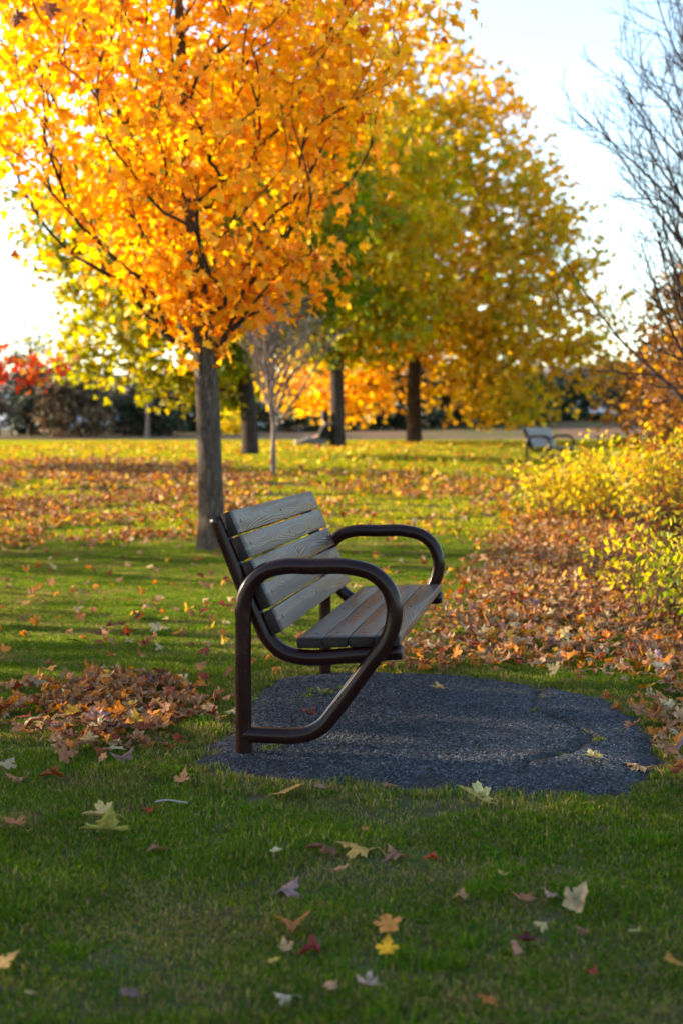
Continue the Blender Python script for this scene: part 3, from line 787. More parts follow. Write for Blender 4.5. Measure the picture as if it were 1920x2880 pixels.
# ---- the orange maple behind the near bench
def front_maple():
    rg = np.random.default_rng(101); bx, by = -1.25, 13.75; bz = float(terrain(bx, by))
    root = thing("maple_tree", "orange maple with a straight grey trunk just behind the near bench", "tree", (bx, by, bz), 0)
    tz = [-0.1, 0.0, 0.4, 1.0, 1.6, 2.1, 2.6, 3.2, 3.9, 4.7, 5.6, 6.6, 7.5]
    tx = [0.01, 0.0, -0.012, -0.03, -0.05, -0.08, -0.13, -0.19, -0.23, -0.27, -0.30, -0.33, -0.35]
    trunk = [(x, 0.03 * math.sin(z * 1.7), z) for x, z in zip(tx, tz)]
    rads = [0.150, 0.135, 0.122, 0.116, 0.110, 0.104, 0.092, 0.078, 0.064, 0.050, 0.036, 0.022, 0.008]
    t = link("trunk", trunk_mesh("trunk", trunk, rads, M['bark_front'], 28, 0.42, 5, .035), root)
    prof = [(2.15, .35, .45, .35), (2.4, .65, .85, .65), (2.85, 1.15, 1.2, 1.1), (3.3, 1.75, 1.4, 1.5), (3.8, 2.2, 1.7, 1.9), (4.5, 2.6, 2.15, 2.2), (5.3, 2.7, 2.4, 2.3), (6.2, 2.3, 2.1, 2.0), (7.1, 1.4, 1.5, 1.4), (7.9, .5, .6, .5)]
    A = crown_points(980, prof, (-0.2, 0, 0), rg, 0.18)
    A = np.vstack([A, crown_points(75, [(2.12, .4, .45, .4), (2.4, .65, .85, .6), (2.9, 1.2, 1.35, 1.05)], (-.05, 0, 0), rg, 0.25)])
    TP = [(np.interp(z, tz, tx), 0.03 * math.sin(z * 1.7), z) for z in np.arange(1.2, 7.4, 0.22)]
    P, par, ntr = skeleton(TP, A, rg, 0.72, 2.2, 0.05, 2)
    tb = Tubes(); branch_tubes(tb, P, par, ntr, 0.0042, 0.45, 6, 0.055, lambda z: np.interp(z, tz, rads))
    link("branches", tb.mesh("branches", M['bark_dark']), root)
    p = leaf_cloud(P, par, ntr, 22, 0.16, rg, 0.6, .42); p = p[clump_keep(p, .42, 1, .62, rg)]
    n = len(p); Rm = leaf_frames(p, np.array([-.2, 0, 4.2]), rg, 0.45, 0.4, 0.7)
    size = 0.062 + 0.078 * rg.beta(1.6, 1.4, n)
    col = pick_colors(n, [(0.78, 0.36, 0.02), (0.80, 0.44, 0.025), (0.82, 0.54, 0.04), (0.68, 0.24, 0.015), (0.42, 0.09, 0.02)], [.32, .34, .22, .10, .02], rg)
    # yellower towards the left, redder low on the right
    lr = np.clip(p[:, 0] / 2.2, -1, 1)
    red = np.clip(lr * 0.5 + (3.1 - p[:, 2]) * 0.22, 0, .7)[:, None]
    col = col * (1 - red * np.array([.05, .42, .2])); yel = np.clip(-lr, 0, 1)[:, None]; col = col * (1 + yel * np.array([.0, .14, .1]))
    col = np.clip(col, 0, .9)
    wp = p + np.array([bx, by, bz]); px = wp[:, 0] / wp[:, 1] * 4000 + 960; py = 1200 - (wp[:, 2] - CAM_H) / wp[:, 1] * 4000
    vis = (px > 10) & (px < 1900) & (py > 10)
    score = wp[:, 1] - 6 * size + rg.uniform(0, .5, n) + np.where(vis, 0, 50)
    single = np.zeros(n, bool); single[np.argsort(score)[:300]] = True
    fo = link("foliage", leaves_mesh("foliage", T_MID, p[~single], size[~single], Rm[~single], col[~single], M['tree_leaf'], rg, 0.7), root)
    tag(fo, kind="stuff")
    vari = []
    for i in range(10):
        V = leaf_vertices(T_HI, 1, rg, 0.7)[0]
        vari.append(mesh_faces("leaf", V, [T_HI[1]], M['tree_leaf_single']))
    for q in np.where(single)[0]:
        o = link("leaf", vari[q % 10], root)
        m4 = Matrix.Identity(4)
        for a in range(3):
            for b in range(3): m4[a][b] = float(Rm[q, a, b] * size[q])
            m4[a][3] = float(p[q, a])
        o.matrix_local = m4; o.color = (*[float(v) for v in col[q]], 1)
    # two withered leaves hanging from the near outer twigs, top left
    tw = Tubes()
    for px_, py_, s in ((38, 42, 0.15), (116, 24, 0.16)):
        d = ray(px_, py_); k = (11.6) / d[1]; w = np.array([0, 0, CAM_H]) + d * k - np.array([bx, by, bz])
        o = link("leaf", vari[3 if s < .155 else 6], root); tag(o, "dark brown withered leaf hanging from a twig")
        o.location = w; o.scale = (s, s, s); o.rotation_euler = (R(-80), R(0), R(155 if s < .155 else 200)); o.color = (0.10, 0.045, 0.03, 1)
        tw.add(smooth_path([w + np.array([0, 0, .05]), w + np.array([.03, .15, .25]), w + np.array([.15, .5, .7]), w + np.array([.4, 1.1, 1.2])], 3), [0.003] * 4 + [0.004] * 6, 4)
    link("twig", tw.mesh("twig", M['bark_twig']), root)
front_maple()

def leafy_tree(label, bx, by, trunk, rads, prof, natt, per, spread, lsize, cols, weights, seed, center, tpl=T_LOW, group=None, mat='bark_dark', shade=None, up=0.5, colfun=None, tip=0.008, fork=0.8, name="maple_tree", clear=None, thin=.36):
    rg = np.random.default_rng(seed); bz = float(terrain(bx, by))
    root = thing(name, label, "tree", (bx, by, bz), 0, group)
    tk = np.array(trunk, float)
    link("trunk", trunk_mesh("trunk", trunk, rads, M[mat], 16, 0.25, seed), root)
    A = crown_points(natt, prof, center, rg, 0.2)
    if clear: A = A[~((np.hypot(A[:, 0], A[:, 1]) < 2.2) & (A[:, 2] < clear[1] + .4))]
    zs = np.arange(max(tk[1, 2] + fork, 0.5), tk[-1, 2], max(0.25, tk[-1, 2] / 30))
    TP = np.stack([np.interp(zs, tk[:, 2], tk[:, 0]), np.interp(zs, tk[:, 2], tk[:, 1]), zs], -1)
    P, par, ntr = skeleton([tuple(q) for q in TP], A, rg, up, 1.6, 0.06)
    tb = Tubes(); branch_tubes(tb, P, par, ntr, tip, 0.45, 5, rads[1] * .6, lambda z: np.interp(z, tk[:, 2], np.interp(np.linspace(0, 1, len(tk)), np.linspace(0, 1, len(rads)), rads)))
    link("branches", tb.mesh("branches", M[mat]), root)
    p = leaf_cloud(P, par, ntr, per, spread, rg, 0.5)
    p = p[clump_keep(p, spread * 3.0, seed % 5, thin, rg)]
    if clear: p = p[~((np.abs(p[:, 0]) < clear[0]) & (p[:, 2] < clear[1]) & (p[:, 1] < .6))]
    n = len(p)
    Rm = leaf_frames(p, np.array([center[0], center[1], np.mean([q[0] for q in prof])]), rg, 0.45, 0.4, 0.75)
    size = rg.uniform(lsize * .75, lsize * 1.3, n); col = pick_colors(n, cols, weights, rg)
    if colfun is not None: col = np.clip(colfun(p, col, rg), 0, .9)
    fo = link("foliage", leaves_mesh("foliage", tpl, p, size, Rm, col, M['tree_leaf'], rg, 0.7), root); tag(fo, kind="stuff")
    return root

YG = [(0.52, 0.44, 0.015), (0.34, 0.38, 0.015), (0.13, 0.22, 0.010), (0.66, 0.38, 0.015), (0.58, 0.25, 0.015)]
def clumpy(scale, seed, a, b, amt=0.8):
    """larger patches of the crown turn from colour a to b"""
    def f(p, col, rg):
        k = np.clip(0.5 + 1.1 * (vnoise(p[:, 0] + p[:, 2] * .7, p[:, 1] - p[:, 2] * .9, scale, seed)), 0, 1)[:, None] * amt
        mixed = np.array(a) * (1 - k) + np.array(b) * k
        return col * 0.45 + mixed * 0.55 * rg.uniform(.75, 1.25, (len(p), 1))
    return f

# yellow-green maple with a leaning dark trunk, left of centre
leafy_tree("yellow green maple with a dark leaning trunk behind the bare sapling", -1.92, 30.0,
           [(0, 0, -0.1), (0, 0, 0.05), (-0.02, 0, 0.8), (-0.10, 0, 1.6), (-0.28, 0, 2.5), (-0.45, 0, 3.4), (-0.55, 0, 4.6), (-0.6, 0, 6.0), (-.62, 0, 7.6)],
           [0.20, 0.175, 0.165, 0.155, 0.14, 0.12, 0.09, 0.05, 0.02],
           [(1.0, .6, .0, .6), (1.35, 2.8, .0, 2.2), (2.1, 3.7, .3, 3.0), (2.7, 3.9, 1.2, 3.0), (3.2, 4.0, 2.4, 3.3), (4.8, 4.1, 2.8, 3.3), (6.2, 3.6, 2.6, 2.9), (7.6, 2.2, 1.8, 1.8), (8.4, .5, .5, .5)],
           1000, 27, 0.25, 0.16, [tuple(.72 * v for v in q) for q in YG], [.22, .30, .32, .10, .06], 201, (-.35, 0, 0), colfun=clumpy(2.0, 2, (0.045, 0.11, 0.003), (0.46, 0.32, 0.007), 0.85), up=0.3, thin=.15)
# maple the person leans on
leafy_tree("tall yellow maple whose trunk the seated person leans against", -0.105, 40.0,
           [(0, 0, -0.1), (0, 0, 0.05), (0, 0, 1.0), (-0.03, 0, 2.2), (-0.05, 0, 3.2), (0.02, 0, 4.4), (0.1, 0, 6.0), (.1, 0, 8.0), (.1, 0, 10.)],
           [0.27, 0.215, 0.20, 0.19, 0.19, 0.15, 0.10, 0.06, 0.02],
           [(2.5, .8, 1.6, 1.4), (3.2, 2.4, 2.6, 2.4), (4.4, 3.2, 3.0, 3.0), (6.0, 3.5, 3.2, 3.2), (8.5, 2.8, 2.8, 2.6), (10.5, .8, .8, .8)],
           620, 27, 0.32, 0.19, YG, [.34, .20, .18, .18, .10], 202, (0, 0, 0), colfun=clumpy(2.0, 1, (0.13, 0.19, 0.007), (0.74, 0.44, 0.012), 0.95), up=0.35, fork=2.2)
# broad orange and green tree, right of centre
leafy_tree("broad domed orange and green maple with a short dark trunk, largest in the background", 2.36, 46.5,
           [(0, 0, -0.1), (0, 0, 0.05), (0.0, 0, 0.8), (-0.02, 0, 1.8), (0.05, 0, 3.2), (0.15, 0, 5.0), (0.0, 0, 7.5), (-.1, 0, 10.5), (-.2, 0, 13.0)],
           [0.36, 0.26, 0.235, 0.225, 0.21, 0.18, 0.13, 0.08, 0.02],
           [(0.8, 2.2, 3.0, 2.5), (1.2, 3.8, 4.8, 4.0), (2.2, 5.0, 5.8, 5.0), (3.6, 5.6, 6.2, 5.4), (4.8, 5.6, 6.25, 5.4), (6.0, 5.4, 5.8, 5.2), (7.4, 5.2, 5.3, 5.0), (8.8, 4.8, 4.7, 4.5), (10.0, 4.2, 4.0, 3.8), (11.2, 3.6, 3.2, 3.0), (12.6, 2.6, 2.1, 2.0), (13.8, 1.4, 1.1, 1.0), (14.6, .4, .4, .4)],
           1600, 18, 0.34, 0.22, [(0.78, 0.42, 0.02), (0.62, 0.26, 0.02), (0.50, 0.42, 0.02), (0.22, 0.27, 0.015), (0.88, 0.54, 0.02)], [.32, .18, .18, .10, .22], 203, (0, 0, 0), colfun=clumpy(3.2, 3, (0.24, 0.25, 0.010), (0.82, 0.36, 0.015), 1.0), up=0.3, tip=0.012, clear=(0.75, 2.6))
# orange bush-like tree behind the shrubs, at the right edge
leafy_tree("low golden orange tree behind the bare twiggy tree", 6.3, 25.0,
           [(0, 0, -0.1), (0, 0, 0.05), (0.02, 0, 0.5), (0, 0, 1.2), (0, 0, 2.2), (0, 0, 3.2)], [0.12, 0.10, 0.09, 0.08, 0.05, 0.02],
           [(0.35, 1.2, 1.6, 1.3), (0.9, 1.65, 2.2, 1.9), (1.8, 1.55, 2.2, 2.0), (2.6, 1.15, 1.8, 1.6), (3.4, .6, 1.1, 1.0), (3.8, .25, .5, .4)],
           460, 17, 0.24, 0.11, [(0.46, 0.22, 0.03), (0.30, 0.13, 0.035), (0.58, 0.34, 0.03), (0.20, 0.09, 0.035)], [.32, .30, .18, .20], 204, (0, 0, 0), mat='bark_twig', up=0.3, fork=.3)
leafy_tree("brown and orange twiggy tree behind the right end of the shrubs", 5.75, 21.0,
           [(0, 0, -0.1), (0, 0, 0.05), (0.02, 0, 0.4), (0, 0, 1.0), (0, 0, 1.9), (0, 0, 2.6)], [0.09, 0.07, 0.06, 0.05, 0.03, 0.01],
           [(0.3, 1.0, 1.0, 1.0), (0.9, 1.45, 1.5, 1.3), (1.7, 1.3, 1.5, 1.3), (2.5, .8, 1.1, .9), (3.1, .3, .5, .4)],
           420, 13, 0.22, 0.09, [(0.30, 0.13, 0.03), (0.20, 0.085, 0.03), (0.44, 0.24, 0.025), (0.12, 0.06, 0.03)], [.32, .30, .18, .20], 205, (0, 0, 0), mat='bark_twig', up=0.3, fork=.2)
# red maple beyond the left edge: only a low red bough and thin twigs reach in
def red_maple():
    rg = np.random.default_rng(206); bx, by = -9.6, 25.0; bz = float(terrain(bx, by))
    root = thing("red_maple_tree", "red maple whose low red bough reaches in at the left edge", "tree", (bx, by, bz))
    tr = [(0, 0, -.1), (0, 0, .05), (.05, 0, 1.), (.0, 0, 2.2), (-.1, 0, 3.6), (-.1, 0, 5.2), (-.2, 0, 7.)]
    link("trunk", trunk_mesh("trunk", tr, [.2, .17, .16, .14, .1, .06, .02], M['bark_dark'], 14, .25, 6), root)
    low = crown_points(130, [(1.35, .5, 4.2, .7), (1.7, .8, 5.0, .9), (2.1, .8, 4.2, 1.0)], (0, -.2, 0), rg, .1)
    up = crown_points(70, [(2.6, 2.5, 3.9, 2.5), (4.5, 3.0, 4.2, 3.), (6.5, 2.2, 3.4, 2.2), (7.5, .5, 1.5, .5)], (0, 0, 0), rg, .3)
    TP = [(0, 0, z) for z in np.arange(0.9, 6.8, .3)]
    P, par, ntr = skeleton(TP, np.vstack([low, up]), rg, .25, 1.2, .05)
    tb = Tubes(); branch_tubes(tb, P, par, ntr, .006, .45, 5, .06); link("branches", tb.mesh("branches", M['bark_twig']), root)
    kids = np.bincount(par[par >= 0], minlength=len(P)); tips = np.where((kids == 0) & (np.arange(len(P)) >= ntr))[0]
    k = np.concatenate([np.repeat(tips, np.where(P[tips, 2] < 2.3, 22, 3)), np.repeat(np.where((kids > 0) & (P[:, 2] < 2.3) & (np.arange(len(P)) >= ntr))[0], 8)])
    p = P[k] + rg.normal(0, .16, (len(k), 3)) * np.array([1, 1, .6])
    col = pick_colors(len(p), [(.62, .07, .03), (.70, .16, .03), (.45, .05, .03), (.75, .30, .04)], [.4, .3, .2, .1], rg)
    fo = link("foliage", leaves_mesh("foliage", T_LOW, p, rg.uniform(.09, .15, len(p)), leaf_frames(p, np.array([0, 0, 2.]), rg), col, M['tree_leaf'], rg, .7), root); tag(fo, kind="stuff")
red_maple()

# trees standing to the left of the view; they throw the shade over the foreground and the bench
for (lab, x, y, r, h, zb, sd, na) in (("shade maple beyond the left edge, nearest the camera", -12.5, 4.5, 2.6, 8.5, 0.9, 211, 285), ("shade maple beyond the left edge, level with the bench", -13.0, 8.3, 2.7, 9.0, 0.8, 212, 300),
                                      ("thin unseen maple added to filter sun beyond the left edge, third from the camera", -14.5, 12.4, 1.4, 6.5, 1.3, 214, 16), ("shade maple beyond the left edge, farthest of the four", -13.5, 16.4, 1.7, 7.0, 0.8, 213, 44)):  # thin third tree is added, to filter sun through the gap between crowns
    leafy_tree(lab, x, y, [(0, 0, -.1), (0, 0, .05), (.03, 0, 1.5), (0, 0, 3.), (0, 0, 5.), (0, 0, h - .8)], [.22, .18, .16, .13, .08, .02],
               [(zb, r * .6, r * .6, r * .6), (zb + .8, r, r, r), (h * .55, r, r, r), (h * .8, r * .8, r * .8, r * .8), (h, .3, .3, .3)], na, 24, .32, .18,
               [(0.6, .3, .03), (.5, .4, .03), (.7, .45, .04)], [.4, .3, .3], sd, (0, 0, 0), up=.4, fork=.5)

# ---- bare trees
def bare_tree(name, label, bx, by, trunk, r0, limbs, seed, mat, lvl=3, len0=2.2, ang=48, tip=0.0022, up=0.10, zr=(0.5, 5.5), side_bias=None, group=None, nsub=9, tw=0.75, limb_r=.5):
    rg = np.random.default_rng(seed); bz = float(terrain(bx, by))
    root = thing(name, label, "tree", (bx, by, bz), 0, group); tk = np.array(trunk, float)
    nr = len(tk); rr = np.linspace(r0, r0 * .12, nr)
    link("trunk", trunk_mesh("trunk", trunk, list(rr), M[mat], 12, .2, seed), root)
    tb = Tubes(); tb2 = Tubes()
    def limb(p, d, ln, r, level):
        m = 7 if level == 0 else (5 if level == 1 else 4)
        pts = [p]; dd = d.copy()
        for i in range(m):
            dd = dd + np.array([0, 0, up * (1 + .6 * level)]) + rg.normal(0, .075, 3); dd /= np.linalg.norm(dd); pts.append(pts[-1] + dd * ln / m)
        pts = np.array(pts); rad = np.linspace(r, max(tip * .7, r * .25), m + 1)
        (tb if level < 1 else tb2).add(pts, rad, 5 if level == 0 else (4 if level == 1 else 3))
        if level >= lvl - 1: return
        k = max(3, int(nsub * (1 if level == 0 else .62)))
        for i in range(k):
            t = .16 + .8 * (i + rg.uniform(0, .9)) / k; f = t * m; a = min(int(f), m - 1); q = pts[a] + (pts[a + 1] - pts[a]) * (f - a)
            ax = (pts[a + 1] - pts[a]); ax /= np.linalg.norm(ax)
            s = rg.normal(0, 1, 3); s -= ax * (s @ ax); s /= np.linalg.norm(s)
            th = R(rg.uniform(28, 52)); nd = ax * math.cos(th) + s * math.sin(th)
            limb(q, nd, ln * tw * rg.uniform(.45, .8) * (1.05 - .55 * t), max(tip, np.interp(f, np.arange(m + 1), rad) * .6), level + 1)
    for i in range(limbs):
        z = zr[0] + (zr[1] - zr[0]) * ((i + rg.uniform(0, .8)) / limbs)
        a = i * 2.4 + rg.uniform(-.5, .5)
        if side_bias is not None and rg.uniform() < .5: a = side_bias + rg.normal(0, .7)
        p = np.array([np.interp(z, tk[:, 2], tk[:, 0]), np.interp(z, tk[:, 2], tk[:, 1]), z]); th = R(ang + rg.uniform(-9, 9))
        h = (z - zr[0]) / max(1e-6, zr[1] - zr[0])
        limb(p, np.array([math.cos(a) * math.sin(th), math.sin(a) * math.sin(th), math.cos(th)]), len0 * (1 - .55 * h) * rg.uniform(.8, 1.1), np.interp(z, tk[:, 2], rr) * limb_r + tip, 0)
    link("branches", tb.mesh("branches", M[mat]), root); link("twigs", tb2.mesh("twigs", M[mat]), root)
    return root
bare_tree("bare_tree", "leafless dark twiggy tree at the right edge", 4.05, 15.2, [(0, 0, -.1), (0, 0, .1), (-.02, 0, 1.2), (.02, 0, 2.6), (0, 0, 4.2), (.0, 0, 6.), (-.05, 0, 7.6)], .09, 38, 301, 'bark_twig', 3, 2.75, 39, .0044, .06, (0.9, 6.4), math.pi, nsub=9, limb_r=.36)
bare_tree("bare_sapling", "slender bare sapling with upswept branches before the dark leaning trunk", -1.06, 22.1, [(0, 0, -.1), (0, 0, .05), (.01, 0, .7), (.0, 0, 1.3), (.01, 0, 2.2), (0, 0, 3.1)], .052, 24, 302, 'bark_pale', 3, 2.0, 33, .0065, .05, (.66, 2.3), nsub=8, tw=.6, limb_r=.6)

# ------------------------------------------------------------------ shrubs at the right
def shrub(label, bx, by, rx, ry, h, nst, nleaf, lsize, cols, weights, seed, single=0, stemmat='stem_red', lean=0.35, low=0.25):
    rg = np.random.default_rng(seed); bz = float(terrain(bx, by))
    root = thing("shrub", label, "shrub", (bx, by, bz), 0, "shrubs at the right")
    tb = Tubes(); tips = []
    for i in range(nst):
        a = rg.uniform(0, 6.283); q = math.sqrt(rg.uniform(0, 1)); x, y = rx * .75 * q * math.cos(a), ry * .75 * q * math.sin(a)
        hh = h * rg.uniform(.55, 1.05) * (1 - .35 * q * q)
        e = np.array([x * 1.25 + rg.normal(0, .12), y * 1.25 + rg.normal(0, .12), hh])
        z0 = float(terrain(bx + x, by + y)) - bz
        p0 = np.array([x, y, z0 - .03]); mid = p0 * .45 + e * .55 + np.array([rg.normal(0, .05), rg.normal(0, .05), .05 * h])
        C = smooth_path([p0, mid, e + np.array([0, 0, z0])], 4); tb.add(C, np.linspace(.006, .002, len(C)), 4)
        for t in np.linspace(.3, 1, 6):
            f = t * (len(C) - 1); b = C[int(f)]; tips.append((b, t))
            s = b + rg.normal(0, .13, 3) + np.array([0, 0, .05]); tb.add(np.array([b, (b + s) / 2 + np.array([0, 0, .01]), s]), [.003, .0024, .0015], 3); tips.append((s, t))
    link("stems", tb.mesh("stems", M[stemmat]), root)
    B = np.array([t[0] for t in tips]); tt = np.array([t[1] for t in tips]); w = np.clip(tt - low, .02, 1); w /= w.sum()
    p = B[rg.choice(len(B), nleaf, p=w)] + rg.normal(0, .065, (nleaf, 3)); size = rg.uniform(lsize * .7, lsize * 1.35, nleaf)
    Rm = leaf_frames(p, np.array([0, 0, h * .4]), rg, .35, .3, .8); col = pick_colors(nleaf, cols, weights, rg)
    sg = np.zeros(nleaf, bool)
    if single: sg[np.argsort(p[:, 1] + rg.uniform(0, .2, nleaf))[:single]] = True
    fo = link("foliage", leaves_mesh("foliage", T_OVAL, p[~sg], size[~sg], Rm[~sg], col[~sg], M['tree_leaf'], rg, .7), root); tag(fo, kind="stuff")
    if single:
        var = [mesh_faces("leaf", leaf_vertices(T_OVAL, 1, rg, .7)[0], [T_OVAL[1]], M['tree_leaf_single']) for _ in range(6)]
        for q in np.where(sg)[0]:
            o = link("leaf", var[q % 6], root); m4 = Matrix.Identity(4)
            for a in range(3):
                for b in range(3): m4[a][b] = float(Rm[q, a, b] * size[q])
                m4[a][3] = float(p[q, a])
            o.matrix_local = m4; o.color = (*[float(v) for v in col[q]], 1)
YS = [(.56, .40, .022), (.44, .37, .025), (.26, .28, .02), (.60, .32, .04), (.48, .14, .05)]
shrub("large sunlit yellow green shrub in front of the distant bench", 3.85, 14.3, 1.15, 1.1, 1.22, 150, 6000, .060, YS, [.36, .24, .16, .18, .06], 401)
shrub("yellow shrub with many reddish bare stems at the right edge", 3.55, 12.4, 1.0, .85, 1.12, 330, 2100, .055, YS, [.26, .18, .14, .26, .16], 402)
shrub("low spreading yellow shrub reaching left towards the lawn", 2.95, 16.6, .75, .8, .72, 80, 2400, .062, YS, [.44, .30, .12, .10, .04], 403)
shrub("small green yellow shrub beside the leaf litter, nearest the asphalt pad", 1.98, 8.5, .42, .42, .56, 34, 620, .056, [(.28, .27, .02), (.15, .19, .018), (.40, .30, .03)], [.4, .35, .25], 404, 230)
shrub("low yellow sprig standing in leaf litter below the red stems", 2.25, 10.2, .45, .3, .42, 24, 380, .055, YS, [.4, .3, .2, .1, 0], 405)

# ------------------------------------------------------------------ fallen leaves
TAN = (.30, .135, .058); LTAN = (.39, .225, .115); ORG = (.52, .18, .025); RED = (.22, .05, .025); YEL = (.68, .38, .03); CRM = (.50, .38, .20); PGR = (.40, .42, .15); MAU = (.30, .18, .19); BRN = (.16, .07, .038)
def gpoly(pts): return [tuple(on_ground(*p)[:2]) for p in pts]
PILE = gpoly([(-60, 1590), (90, 1572), (260, 1556), (420, 1568), (500, 1604), (450, 1650), (420, 1685), (300, 1735), (150, 1745), (110, 1690), (40, 1665), (-60, 1655)])
BAND = gpoly([(925, 1535), (975, 1455), (1060, 1390), (1120, 1300), (1150, 1235), (1200, 1195), (1330, 1180), (1900, 1180), (2300, 1300), (2300, 1560), (1700, 1575), (1560, 1570), (1460, 1545), (1300, 1545), (1200, 1535), (1060, 1545)])
EDGE = gpoly([(1500, 1575), (1560, 1555), (1900, 1555), (1900, 1830), (1575, 1800), (1510, 1740), (1490, 1640)])
LEFTMID = gpoly([(-500, 1085), (100, 1062), (450, 1066), (520, 1090), (520, 1200), (330, 1238), (120, 1262), (-500, 1280)])
CENMID = gpoly([(480, 1105), (800, 1090), (1230, 1085), (1240, 1180), (1120, 1225), (760, 1215), (480, 1215)])
def litter():
    rg = np.random.default_rng(31)
    def warp(x, y, s, a): return x + a * vnoise(x, y, s, 2), y + a * vnoise(x, y, s, 4)
    parts = []
    def scatter(x0, x1, y0, y1, dens, test, hz, tilt, cols, w, tagname, size=(.05, .09)):
        n = int((x1 - x0) * (y1 - y0) * dens); x = rg.uniform(x0, x1, n); y = rg.uniform(y0, y1, n)
        k = test(x, y); x, y, k = x[k > 0], y[k > 0], k[k > 0]
        parts.append((x, y, hz(x, y), np.full(len(x), tilt), pick_colors(len(x), cols, w, rg, .25), rg.uniform(*size, len(x)), [tagname] * len(x)))
    FC = [TAN, LTAN, ORG, RED, YEL, CRM, BRN, MAU]
    def soft(poly, sc, am, edge):
        def t(x, y):
            wx, wy = warp(x, y, sc, am); d = poly_dist(wx, wy, poly)
            return rg.uniform(0, 1, len(x)) < np.clip(.5 + d / edge, 0, 1)
        return t
    def thin(poly, sc, am, edge, s2, thr):
        b = soft(poly, sc, am, edge)
        return lambda x, y: b(x, y) & (rg.uniform(0, 1, len(x)) < np.clip(.4 + 1.7 * vnoise(x, y * .6, s2, 3) + thr, .04, 1))
    def pile_h(x, y): return .025 + np.clip(poly_dist(x, y, PILE) / .45, 0, 1) * .035 * rg.uniform(.1, 1, len(x))
    scatter(-2.1, -.45, 4.9, 7.2, 620, thin(PILE, .3, .12, .24, .22, .62), pile_h, .42, FC, [.38, .18, .20, .07, .02, .04, .10, .01], "pile", (.04, .074))
    bh = lambda x, y: .02 + (.05 + .03 * vnoise(x, y, .8, 3)) * rg.uniform(.1, 1, len(x))
    scatter(.1, 6.5, 6.3, 20.5, 430, soft(BAND, .6, .16, .5), bh, .42, FC, [.36, .24, .16, .05, .06, .06, .06, .01], "band", (.038, .074))
    scatter(.9, 3.2, 4.5, 7.5, 240, soft(EDGE, .3, .1, .3), bh, .4, FC, [.30, .24, .16, .05, .07, .12, .04, .02], "edge", (.042, .085))
    fh = lambda x, y: .028 + .03 * (1 + np.clip((y - 14) / 4, 0, 1)) * rg.uniform(0, 1, len(x))
    scatter(-9, -1.0, 13.8, 30, 300, thin(LEFTMID, 1.2, .5, 2.0, 1.1, .45), fh, .5, FC, [.34, .18, .17, .06, .10, .05, .10, .0], "mid", (.052, .09))
    scatter(-1.8, 4.4, 14.8, 30, 150, thin(CENMID, 1.2, .5, 2.0, .9, .10), fh, .5, FC, [.26, .14, .26, .06, .20, .04, .04, .0], "mid", (.052, .09))
    scatter(-9, 9, 19, 46, 14, lambda x, y: (np.abs(x) < .27 * y + 1) & (rg.uniform(0, 1, len(x)) < .6 + .4 * vnoise(x, y, 3, 2)), fh, .5, [YEL, ORG, TAN, (.75, .6, .08)], [.45, .2, .15, .2], "mid", (.07, .12))
    scatter(-4.5, 2.5, 9.0, 15, 11, lambda x, y: (np.abs(x) < .27 * y + .5) & (rg.uniform(0, 1, len(x)) < .55 + .8 * vnoise(x, y * .7, .9, 2)), fh, .4, FC, [.34, .2, .2, .06, .05, .07, .08, 0], "lawn", (.045, .085))
    scatter(-4, 4, 6.0, 15, 5.0, lambda x, y: (np.abs(x) < .27 * y + .5) & (pad_dist(x, y) < -.05), fh, .4, FC, [.32, .22, .2, .06, .06, .1, .04, 0], "lawn", (.045, .085))
    # ring of leaves drifting away from the pile and the band
    scatter(-2.4, -.2, 4.9, 9.5, 11, lambda x, y: pad_dist(x, y) < -.05, fh, .4, FC, [.32, .18, .2, .1, .06, .08, .06, 0], "lawn", (.045, .08))
    scatter(.2, 2.0, 6.6, 8.0, 16, lambda x, y: pad_dist(x, y) < -.02, fh, .4, FC, [.3, .2, .25, .06, .06, .1, .03, 0], "lawn", (.045, .085))
    x, y, hz, tilt, col, size = [np.concatenate([p[i] for p in parts]) for i in range(6)]; reg = sum([p[6] for p in parts], [])
    reg = np.array(reg); n = len(x)
    z = terrain(x, y) + hz; pos = np.stack([x, y, z], -1)
    nrm = np.array([0, 0, 1.]) + rg.normal(0, 1, (n, 3)) * tilt[:, None]; nrm[:, 2] = np.abs(nrm[:, 2])
    a = rg.uniform(0, 6.283, n); tip = np.stack([np.cos(a), np.sin(a), 0 * a], -1); Rm = frames_from(nrm, tip)
    px = x / y * 4000 + 960; inview = (px > 20) & (px < 1900) & (y < 9.2) & (size > .042)
    # the largest leaves in view become leaves of their own
    near = (reg == "pile") | (reg == "band") | (reg == "edge") | (reg == "lawn")
    sc_ = y / (size * 8) - 12 * hz + rg.uniform(0, 1.2, n) + np.where(inview & near, 0, 1e3)
    idx = np.argsort(sc_)[:248]; single = np.zeros(n, bool); single[idx] = True
    s = ~single; nearm = s & (y < 13.5); farm = s & (y >= 13.5)
    o = link("fallen_leaves", leaves_mesh("fallen_leaves", T_HI, pos[nearm], size[nearm], Rm[nearm], col[nearm], M['fallen'], rg, 1.1))
    tag(o, "dry tan and orange maple leaves littering the ground around the bench", "leaf litter", kind="stuff")
    o = link("far_fallen_leaves", leaves_mesh("far_fallen_leaves", T_LOW, pos[farm], size[farm], Rm[farm], col[farm], M['fallen'], rg, 1.2))
    tag(o, "orange and yellow fallen leaves strewn over the sunny lawn behind", "leaf litter", kind="stuff")
    return pos[idx], size[idx], Rm[idx], col[idx], reg[idx], x[idx], y[idx]
LIT = litter()

